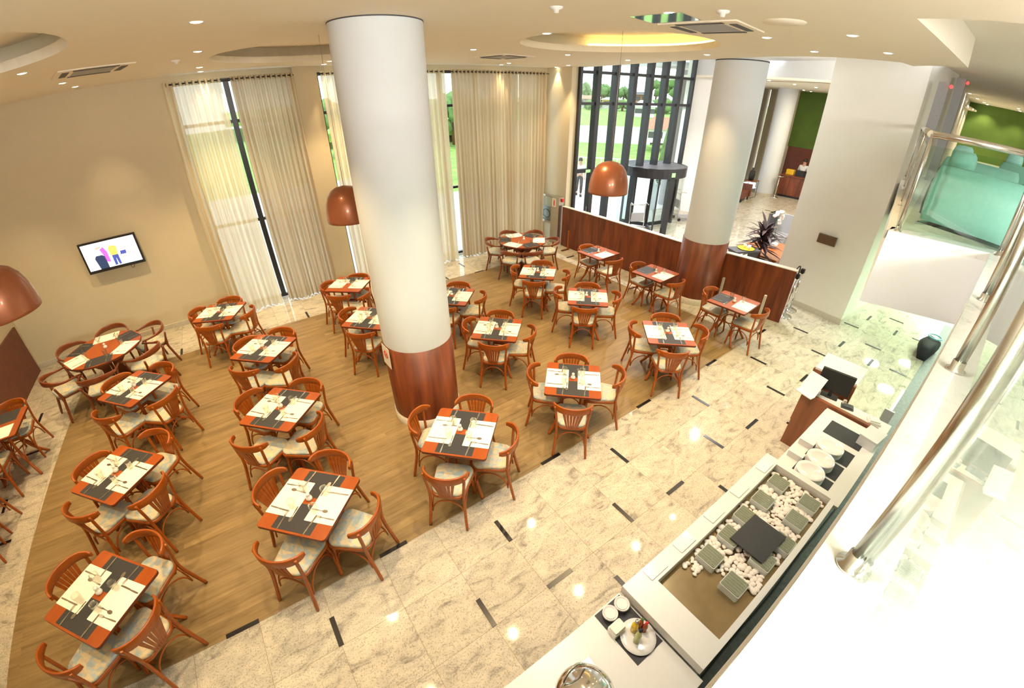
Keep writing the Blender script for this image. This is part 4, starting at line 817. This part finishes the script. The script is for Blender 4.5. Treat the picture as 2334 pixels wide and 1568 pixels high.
# ------------------------------------------------------------------ cashier desk
dk = thing('cashier_desk', 'walnut cashier desk with white tops behind the buffet', 'desk', (0, 0, 0))
MB().box(6.75, -2.5, 0, 6.80, -1.62, .85).box(6.80, -1.66, 0, 7.35, -1.62, .85).box(7.33, -2.05, 0, 7.38, -1.5, .9).build('panel', 'oak', dk)
MB().box(6.78, -2.6, .80, 7.02, -1.68, .825).build('worktop', 'counter', dk); MB().prism([(7.33, -1.52), (7.86, -1.49), (7.90, -2.02), (7.37, -2.04)], .89, .93).build('raised_top', 'porcelain', dk); MB().prism([(7.36, -1.55), (7.84, -1.52), (7.87, -2.0), (7.40, -2.01)], 0, .89).build('cabinet', 'oak', dk)
MB().box(7.02, -2.05, .5, 7.36, -1.68, .52).build('shelf', 'dark', dk)
mo = thing('computer_monitor', 'black computer monitor on the cashier desk', 'monitor', (6.98, -1.86, .825), R(10)); MB().box(-.02, -.19, .08, .02, .19, .36).build('casing', 'rubber', mo); MB().box(.0201, -.17, .10, .022, .17, .34).build('screen', 'dark', mo); MB().box(-.06, -.1, 0, .06, .1, .012).build('foot', 'rubber', mo); MB().box(-.02, -.02, .012, .01, .02, .1).build('neck', 'rubber', mo)
ms = thing('menu_stand', 'pale grey menu stand on the cashier desk corner', 'stand', (6.78, -1.66, .85), R(-12)); MB().add([(-.02, -.11, 0), (.12, -.11, .23), (.12, .11, .23), (-.02, .11, 0), (-.025, -.11, .003), (.115, -.11, .233), (.115, .11, .233), (-.025, .11, .003)], [(0, 1, 2, 3), (7, 6, 5, 4), (0, 4, 5, 1), (1, 5, 6, 2), (2, 6, 7, 3), (3, 7, 4, 0)]).build('sheet', 'white', ms); MB().box(-.10, -.11, 0, -.02, .11, .012).build('ledge', 'paper', ms)
for i, (x, y, a, b, nm, lab, mt, zz) in enumerate(((6.90, -1.79, .05, .04, 'paper_note', 'white note by the monitor foot', 'paper', .004), (6.90, -2.0, .09, .03, 'paper_note', 'white sheets under the monitor edge', 'paper', .004), (6.93, -2.1, .05, .07, 'card_reader', 'dark card reader on the desk worktop', 'dark', .03), (6.9, -2.42, .06, .07, 'telephone', 'cream telephone near the white box', 'paper', .05), (6.95, -2.05, .02, .02, 'stamp', 'small cream stamp behind the card reader', 'plinth', .07), (6.87, -1.72, .05, .04, 'printer', 'small white receipt printer under the menu stand', 'porcelain', .05))):
    o = MB().box(-a, -b, 0, a, b, zz*.6).box(-a*.8, -b*.8, zz*.6, a*.8, b*.8, zz).build(nm, mt); o.location = (x, y, .8255); o.rotation_euler = (0, 0, .15*i); tag(o, lab, nm.replace('_', ' '))
sc_ = thing('folding_screen', 'narrow grey glass leaf by the dark strip', 'screen', (7.75, -2.5, 0)); MB().box(-.015, -.05, 0, .015, .07, .6).build('leaf', 'glassrim', sc_)
cr = thing('black_bag', 'black bag with pale blue ring below the balcony corner', 'bag', (11.5, -2.42, 0)); MB().pad([(-.42, -.10), (.25, -.2), (.4, .05), (.1, .16), (-.42, .06)], 0, .28, .08).build('body', 'navy', cr); MB().tube([(.2+.12*cos(a), -.05+.12*sin(a), .31) for a in [k*pi/10 for k in range(20)]], .014, 6, True).build('ring', 'cyan', cr)

# ------------------------------------------------------------------ foyer and lobby things
def cart(label, loc, rz):
    t = thing('luggage_cart', label, 'luggage cart', loc, rz, 'steel luggage carts'); f_ = MB()
    for s in (-1, 1): f_.tube(spline([(-.45, s*.22, .12), (.30, s*.24, .16), (.36, s*.24, .5), (.42, s*.24, .95), (.34, s*.24, 1.02), (.2, s*.24, 1.0)]), .014, 6)
    f_.tube([(.42, -.24, .95), (.42, .24, .95)], .014, 6).tube([(-.45, -.22, .12), (-.45, .22, .12)], .014, 6).tube([(.36, -.24, .5), (.36, .24, .5)], .012, 6); f_.build('frame', 'chrome', t)
    MB().box(.34, -.2, .45, .37, .2, .72).build('back_plate', 'grey', t); MB().box(-.42, -.2, .12, .28, .2, .135).build('deck', 'grey', t)
    for x, y in ((-.38, -.2), (-.38, .2), (.3, -.22), (.3, .22)): MB().tube([(x, y-.015, .055), (x, y+.015, .055)], .055, 12).build('wheel', 'rubber', t)
cart('steel luggage cart by the grey foyer wall, before the others', (15.2, 5.75, 0), R(150)); cart('steel luggage cart parked behind another by the foyer wall', (15.7, 5.25, 0), R(160)); cart('steel luggage cart just inside the glass front', (12.0, 5.2, 0), R(60))
so = thing('leather_sofa', 'brown leather sofa end in the lobby', 'sofa', (20.3, 6.5, 0), R(10)); MB().box(-.5, -.4, .14, .5, .5, .42).build('seat', 'leather', so); MB().box(.38, -.45, .14, .58, .5, .66).build('armrest', 'leather', so); MB().box(-.5, .4, .14, .58, .6, .8).build('backrest', 'leather', so)
for x, y in ((-.42, -.36), (.5, -.36), (-.42, .5), (.5, .5)): MB().box(x-.03, y-.03, 0, x+.03, y+.03, .14).build('leg', 'rubber', so)
stb = thing('side_table', 'thin legged side table beside the lobby sofa', 'side table', (21.4, 6.5, 0)); MB().box(-.3, -.25, .72, .3, .25, .75).build('top', 'oak', stb); MB().tube([(.28, -.23, .72), (.28, -.23, .02), (-.28, -.23, .02)], .012, 6).build('frame', 'blackmetal', stb); MB().tube([(.28, .23, .72), (.28, .23, .02), (-.28, .23, .02)], .012, 6).build('frame', 'blackmetal', stb)
va = MB().lathe([(0, 0), (.11, 0), (.13, .2), (.11, .4), (.04, .47), (.05, .55), (0, .55)], 20).build('vase', 'rubber'); va.location = (21.35, 6.5, .75); tag(va, 'tall black vase on the lobby side table', 'vase')
ash = thing('standing_tray', 'chrome standing tray by the white lobby column', 'stand', (22.6, 5.75, 0)); MB().lathe([(0, 0), (.16, 0), (.16, .02), (0, .03)], 20).build('base', 'chrome', ash); MB().tube([(0, 0, .02), (0, 0, .95)], .02, 8).build('pole', 'chrome', ash); MB().lathe([(0, .95), (.2, .97), (.2, .99), (0, .97)], 20).build('dish', 'chrome', ash)
rc = thing('reception_desk', 'cherry reception desk before the green wall', 'reception desk', (0, 0, 0)); MB().prism([(23.2, 5.95), (23.4, 3.0), (23.9, 3.0), (23.9, 6.1)], .1, .95).build('front', 'cherry', rc); MB().prism([(23.25, 5.9), (23.45, 3.0), (23.9, 3.0), (23.9, 6.05)], 0, .1).build('plinth', 'black', rc); MB().prism([(23.15, 6.0), (23.35, 3.0), (24.0, 3.0), (24.0, 6.15)], .95, .99).build('worktop', 'cherry', rc)
for i, (x, y, s_, mt, nm, lab) in enumerate(((23.7, 5.75, .18, 'yellow', 'box', 'small yellow box on the reception desk'), (23.6, 5.25, .2, 'rubber', 'monitor', 'dark monitor on the reception desk'), (23.6, 4.95, .16, 'rubber', 'telephone', 'dark telephone on the reception desk'))):
    o = MB().box(-s_/2, -s_, 0, s_/2, s_, s_*1.2).box(-s_*.4, -s_*.9, s_*1.2, s_*.4, s_*.9, s_*1.25).build(nm, mt); o.location = (x, y, .99); tag(o, lab, nm)
for i, (y, z_) in enumerate(((7.03, 1.5), (7.0, 1.35))):
    o = MB().box(25.42, y, z_, 25.45, y+.25, z_+.25).build('wall_picture', 'grey'); 
    o.location.x = -1.25*i; tag(o, ('small grey plate on the lobby wall by the green wall', 'second small grey plate on the lobby wall')[i], 'wall plate')
# seating area just behind the partition
ot = thing('low_table', 'low orange wooden table behind the partition', 'table', (0, 0, 0)); MB().prism([(12.5, 2.4), (13.9, 2.3), (14.1, 1.2), (12.4, 1.2)], .42, .46).build('top', 'chair', ot)
for x, y in ((12.6, 2.3), (13.8, 2.2), (13.9, 1.3), (12.5, 1.3)): MB().box(x-.04, y-.04, 0, x+.04, y+.04, .42).build('leg', 'tableedge', ot)
tt = thing('tray_table', 'dark tray table with cups behind the partition', 'table', (11.55, 1.72, 0), R(-25)); MB().box(-.36, -.2, .74, .36, .2, .78).build('top', 'dark', tt)
for x in (-.3, .3): MB().box(x-.02, -.15, 0, x+.02, .15, .74).build('leg', 'blackmetal', tt)
o = MB().lathe([(0, 0), (.17, 0), (.2, .02), (.17, .012), (0, .012)], 24).build('tray', 'yellow'); o.location = (11.6, 1.70, .78); tag(o, 'yellow oval tray on the dark tray table', 'tray')
for i, (x, y) in enumerate(((11.68, 1.66), (11.58, 1.63), (11.65, 1.76))):
    o = MB().lathe([(0, 0), (.03, 0), (.042, .07), (.038, .07), (.027, .008), (0, .008)], 16).build('cup', 'porcelain'); o.location = (x, y, .792); tag(o, 'white cup on the yellow tray', 'cup', 'white cups on the yellow tray')
plt = thing('potted_plant', 'dark purple leaved plant between partition and white wall', 'plant', (12.28, 1.62, 0)); MB().lathe([(0, 0), (.14, 0), (.19, .35), (.21, .38), (.17, .38), (.15, .34), (0, .34)], 22).build('pot', 'rubber', plt); MB().tube([(0, 0, .34), (.02, .01, .8), (0, 0, 1.15)], .03, 8).build('stem', 'oak', plt)
lv = MB(); rp = random.Random(5)
for k in range(95):
    a = rp.uniform(0, 2*pi); el = rp.uniform(-.3, 1.2); L_ = rp.uniform(.4, .7); d = Vector((cos(a)*cos(el), sin(a)*cos(el), sin(el))); b_ = Vector((0, 0, .6+rp.uniform(0, .6))); sd = Vector((-sin(a), cos(a), 0))
    pts = [b_+d*L_*t-Vector((0, 0, .25*L_*t*t)) for t in (0, .3, .65, 1)]; wd = [.012, .045, .04, .003]
    vs = [p+sd*w_ for p, w_ in zip(pts, wd)]+[p-sd*w_ for p, w_ in zip(pts, wd)]; lv.add(vs, [(0, 1, 5, 4), (1, 2, 6, 5), (2, 3, 7, 6)], True)
lv.build('leaves', 'darkleaf', plt)
orc = thing('orchid', 'white orchid arching behind the purple leaved plant', 'plant', (13.4, 1.75, .46)); MB().tube(spline([(0, 0, 0), (-.05, .05, .5), (0, .1, .85), (.2, .05, .9)]), .008, 6).build('stem', 'leaf', orc)
fm = MB()
for k in range(14): t_ = k/13; fm.lathe([(0, -.05), (.05, -.02), (.055, .02), (0, .05)], 8, (-.12+.42*t_+rp.uniform(-.04, .04), .1+rp.uniform(-.06, .06), .85+.15*sin(pi*t_)-.25*t_*t_))
fm.build('blossoms', 'orchid', orc); MB().lathe([(0, 0), (.08, 0), (.1, .14), (0, .14)], 16).build('pot', 'porcelain', orc)
gx = thing('lobby_armchair', 'grey glass sided armchair beside the white wall', 'armchair', (15.2, 2.35, 0)); MB().box(-.3, -.3, .1, .3, .3, .4).build('seat', 'grey', gx); MB().box(.22, -.3, 0, .32, .3, .95).build('backrest', 'grey', gx); MB().box(-.32, .28, 0, .34, .34, .98).build('side_panel', 'dark', gx); MB().box(-.34, .27, .98, .36, .35, 1.0).build('rim', 'chrome', gx)

# ------------------------------------------------------------------ people
def person(label, loc, rz, pose='walk', scale=1):
    t = thing('person', label, 'person', loc, rz); t.scale = (scale,)*3
    def skin(name, joints, edges, rad, mat, root=0, sub=2):
        me = bpy.data.meshes.new(name); me.from_pydata(joints, edges, []); me.materials.append(MT[mat]); o = bpy.data.objects.new(name, me); COL.objects.link(o); o.parent = t
        md = o.modifiers.new('skin', 'SKIN'); md.use_smooth_shade = True
        for i, r_ in enumerate(rad): me.skin_vertices[0].data[i].radius = (r_, r_)
        me.skin_vertices[0].data[root].use_root = True
        s_ = o.modifiers.new('sub', 'SUBSURF'); s_.levels = s_.render_levels = sub; return o
    st_ = .18 if pose == 'walk' else .0
    J = [(0, 0, .95), (0, 0, 1.15), (0, 0, 1.38), (0, 0, 1.46), (0, -.01, 1.56), (0, -.02, 1.68),
         (.17, 0, 1.38), (.24, .02, 1.12), (.22, -.12, .90), (.22, -.15, .84), (-.17, 0, 1.38), (-.24, .04, 1.12), (-.22, -.04, .88), (-.22, -.06, .82),
         (.09, 0, .90), (.09, -st_, .50), (.09, -st_*.6, .09), (.09, -st_*.6-.16, .04), (-.09, 0, .90), (-.09, st_*.7, .50), (-.09, st_*1.6, .11), (-.09, st_*1.6-.15, .04)]
    rad = [.12, .125, .11, .055, .095, .07, .06, .042, .03, .028, .06, .042, .03, .028, .085, .06, .04, .035, .085, .06, .04, .035]
    E_ = [(0, 1), (1, 2), (2, 3), (3, 4), (4, 5), (2, 6), (6, 7), (7, 8), (8, 9), (2, 10), (10, 11), (11, 12), (12, 13), (0, 14), (14, 15), (15, 16), (16, 17), (0, 18), (18, 19), (19, 20), (20, 21)]
    for h, sx in ((9, 1), (13, -1)):                                        # five fingers on each hand
        hx, hy, hz = J[h]
        for k, (dx, ln) in enumerate(((-.02, .055), (-.007, .065), (.007, .062), (.02, .05), (-.035*sx, .03))):
            J += [(hx+dx*.8, hy-.01, hz-.02), (hx+dx, hy-.02, hz-.02-ln)]; b_ = len(J)-2; rad += [.009, .007]; E_ += [(h, b_), (b_, b_+1)]
    skin('body', J, E_, rad, 'skin')
    skin('shirt', [(0, 0, .97), (0, 0, 1.16), (0, 0, 1.36), (0, 0, 1.43), (.17, 0, 1.385), (.235, .02, 1.15), (-.17, 0, 1.385), (-.235, .04, 1.15)], [(0, 1), (1, 2), (2, 3), (2, 4), (4, 5), (2, 6), (6, 7)], [.14, .145, .13, .07, .075, .06, .075, .06], 'shirt')
    skin('trousers', [(0, 0, 1.0), (0, 0, .92), (.09, 0, .87), (.09, -st_, .50), (.09, -st_*.6, .12), (-.09, 0, .87), (-.09, st_*.7, .50), (-.09, st_*1.6, .14)], [(0, 1), (1, 2), (2, 3), (3, 4), (1, 5), (5, 6), (6, 7)], [.135, .13, .105, .08, .06, .105, .08, .06], 'trousers')
    MB().lathe([(0, .115), (.06, .105), (.095, .06), (.105, .0), (.098, -.05)], 18, (0, .012, 1.645)).build('hair', 'hair', t)
    for s in (-1, 1): MB().lathe([(0, -.011), (.011, 0), (0, .011)], 8, (s*.033, -.105, 1.625)).build('eye', 'rubber', t); MB().lathe([(0, -.02), (.014, 0), (0, .02)], 8, (s*.098, .0, 1.61)).build('ear', 'skin', t)
    MB().prism([(-.012, -.115), (0, -.128), (.012, -.115)], 1.585, 1.62).build('nose', 'skin', t); MB().box(-.025, -.104, 1.548, .025, -.096, 1.558).build('mouth', 'leather', t)
    for s, y in ((1, -st_*.6), (-1, st_*1.6)): MB().pad([(s*.09-.045, y-.2), (s*.09+.045, y-.2), (s*.09+.05, y+.06), (s*.09-.05, y+.06)], 0, .09, .02).build('shoe', 'rubber', t)
person('man in white shirt and dark trousers walking outside the glass door', (15.6, 11.7, -.27), R(-40), 'walk', .96)
person('receptionist in white shirt standing behind the reception desk', (24.35, 5.45, 0), R(-90), 'stand', .98)

# ------------------------------------------------------------------ outdoors
struct(MB().box(10.1, 6.35, -.35, 60, 16, -.28).box(-14, 7.5, -.35, 10.1, 22, -.05).build('terrace', 'terrace')); struct(MB().box(-60, 7.6, -.6, 140, 120, -.42).build('ground', 'grass'))  # paving behind the curtains is added to keep green bounce off them
def az(a, d): return (CAM.x+d*cos(R(a)), CAM.y+d*sin(R(a)))
def strip(name, mat, a0, a1, d0, d1, z0, z1, n=10):
    pts = [az(a0+(a1-a0)*i/n, d0) for i in range(n+1)]; p2 = [az(a0+(a1-a0)*i/n, d1) for i in range(n+1)]
    vs = [(x, y, z0) for x, y in pts]+[(x, y, z1) for x, y in p2]+[(x, y, z0-.8) for x, y in pts]; m_ = n+1
    return MB().add(vs, [(i, i+1, m_+i+1, m_+i) for i in range(n)]+[(i+1, i, 2*m_+i, 2*m_+i+1) for i in range(n)]).build(name, mat)
struct(strip('retaining_wall', 'road', 37.2, 62, 46, 46.6, -.2, 1.15)); struct(strip('bank', 'grass', 25, 80, 46.7, 70, 1.05, 2.1)); struct(strip('stone_wall', 'stone', 28, 80, 70, 70.4, 2.05, 2.8)); struct(strip('hill', 'grass', 20, 88, 70.5, 130, 2.5, 3.2))
rl = thing('terrace_railing', 'pale metal railing at the terrace edge outside', 'railing'); a_ = [az(a, 23+.05*(a-30)) for a in range(33, 50)]
MB().tube([(x, y, .95) for x, y in a_], .03, 6).build('handrail', 'road', rl)
bb = MB()
for x, y in a_: bb.tube([(x, y, -.4), (x, y, .95)], .02, 5)
for k in range(3): bb.tube([(x, y, 0+.25*k) for x, y in a_], .012, 5)
bb.build('bars', 'road', rl)
def tree(label, a, d, h, r_, mat='leaf', seed=0, z0=2.5, nm='tree'):
    t = thing(nm, label, 'tree', (*az(a, d), z0), 0, 'trees outside'); MB().tube([(0, 0, 0), (0, 0, h*.7)], .18, 6).build('trunk', 'oak', t); g = MB(); rt = random.Random(seed)
    for k in range(34):
        th, ph_ = rt.uniform(0, 2*pi), rt.uniform(-.5, 1.4); q = Vector((cos(th)*cos(ph_)*r_, sin(th)*cos(ph_)*r_, h*.62+sin(ph_)*h*.36))*1; s_ = r_*rt.uniform(.28, .45)
        bm = bmesh.new(); bmesh.ops.create_icosphere(bm, subdivisions=1, radius=s_); g.add([(v_.co*rt.uniform(.8, 1.2))+q for v_ in bm.verts], [tuple(v_.index for v_ in f_.verts) for f_ in bm.faces], True); bm.free()
    g.build('crown', mat, t)
for lab_, a_0, d_, h_, r_0, z_0 in (('round green tree outside at the window edge', 46.2, 84, 3.2, 1.5, 2.6), ('round green tree outside in the second window bay', 43.6, 80, 2.6, 1.6, 2.6), ('low green tree outside behind the hanging cord', 41.0, 92, 2.3, 1.8, 2.6), ('green tree outside with dark roofed house beside it', 37.2, 88, 3.6, 1.6, 2.6), ('tall green tree outside by the pale column', 35.0, 84, 3.9, 1.8, 2.6), ('green bush outside under the roofs', 36.2, 66, 1.6, 1.5, 1.7), ('green bush outside on the bank', 41.0, 67, 1.2, .9, 1.9), ('green bush outside before the stone wall', 44.6, 68, 1.2, 1.0, 1.9)): tree(lab_, a_0, d_, h_, r_0, seed=int(a_0*10), z0=z_0)
tree('green tree seen through the curtain gap', 78.0, 40, 4, 2.2, seed=8, z0=-.4); tree('green tree seen past the sheer curtain', 62, 44, 4, 2.4, seed=9, z0=-.4)
cy = thing('cypress', 'dark slim cypress outside near the pale column', 'tree', (*az(35.2, 24), -.4)); MB().lathe([(.0, 0), (.28, .3), (.34, .9), (.22, 2.0), (.08, 2.9), (0, 3.1)], 10).build('crown', 'leaf', cy)
def house(label, a, d, w_, dp, h, z0, wall, roof='roof', rh=1.2, rot=None):
    t = thing('house', label, 'house', (*az(a, d), z0), R(a)+(rot or 0)); MB().box(-dp/2, -w_/2, 0, dp/2, w_/2, h).build('walls', wall, t)
    MB().add([(-dp/2-.4, -w_/2-.4, h), (dp/2+.4, -w_/2-.4, h), (dp/2+.4, w_/2+.4, h), (-dp/2-.4, w_/2+.4, h), (0, -w_/2+.5, h+rh), (0, w_/2-.5, h+rh)], [(0, 3, 5, 4), (1, 4, 5, 2), (0, 4, 1), (3, 2, 5), (0, 1, 2, 3)]).build('roof', roof, t)
    for k in (-.25, .25): MB().box(-dp/2-.03, w_*k-.6, h*.35, -dp/2, w_*k+.6, h*.8).build('window', 'dark', t)
house('white house with clay roof outside by the pale column', 35.4, 42, 3.6, 4, 1.1, .35, 'white', rh=.9); house('white house with pale roof outside on the bank', 38.3, 60, 2.4, 3, 1.2, 1.6, 'white', 'road', .7); house('small house with dark roof outside on the skyline', 38.9, 90, 3.0, 3, 1.5, 2.7, 'roof', 'dark', .5); house('yellow house outside behind the stone wall', 42.3, 76, 3, 3, 1.0, 2.3, 'yellow', 'stone', .4); house('house with orange roof outside at the window edge', 45.6, 74, 3.4, 3, 1.1, 2.3, 'stone', 'roof', .5)
ec = MB().lathe([(.3, -.4), (.3, 5.2)], 20, (*az(34.3, 19.5), 0)).build('exterior_column', 'grey'); struct(ec)
struct(MB().prism([az(33, 17.0), az(49, 13.0), az(49, 16), az(33, 20)], 4.95, 5.05).build('entrance_canopy', 'white'))
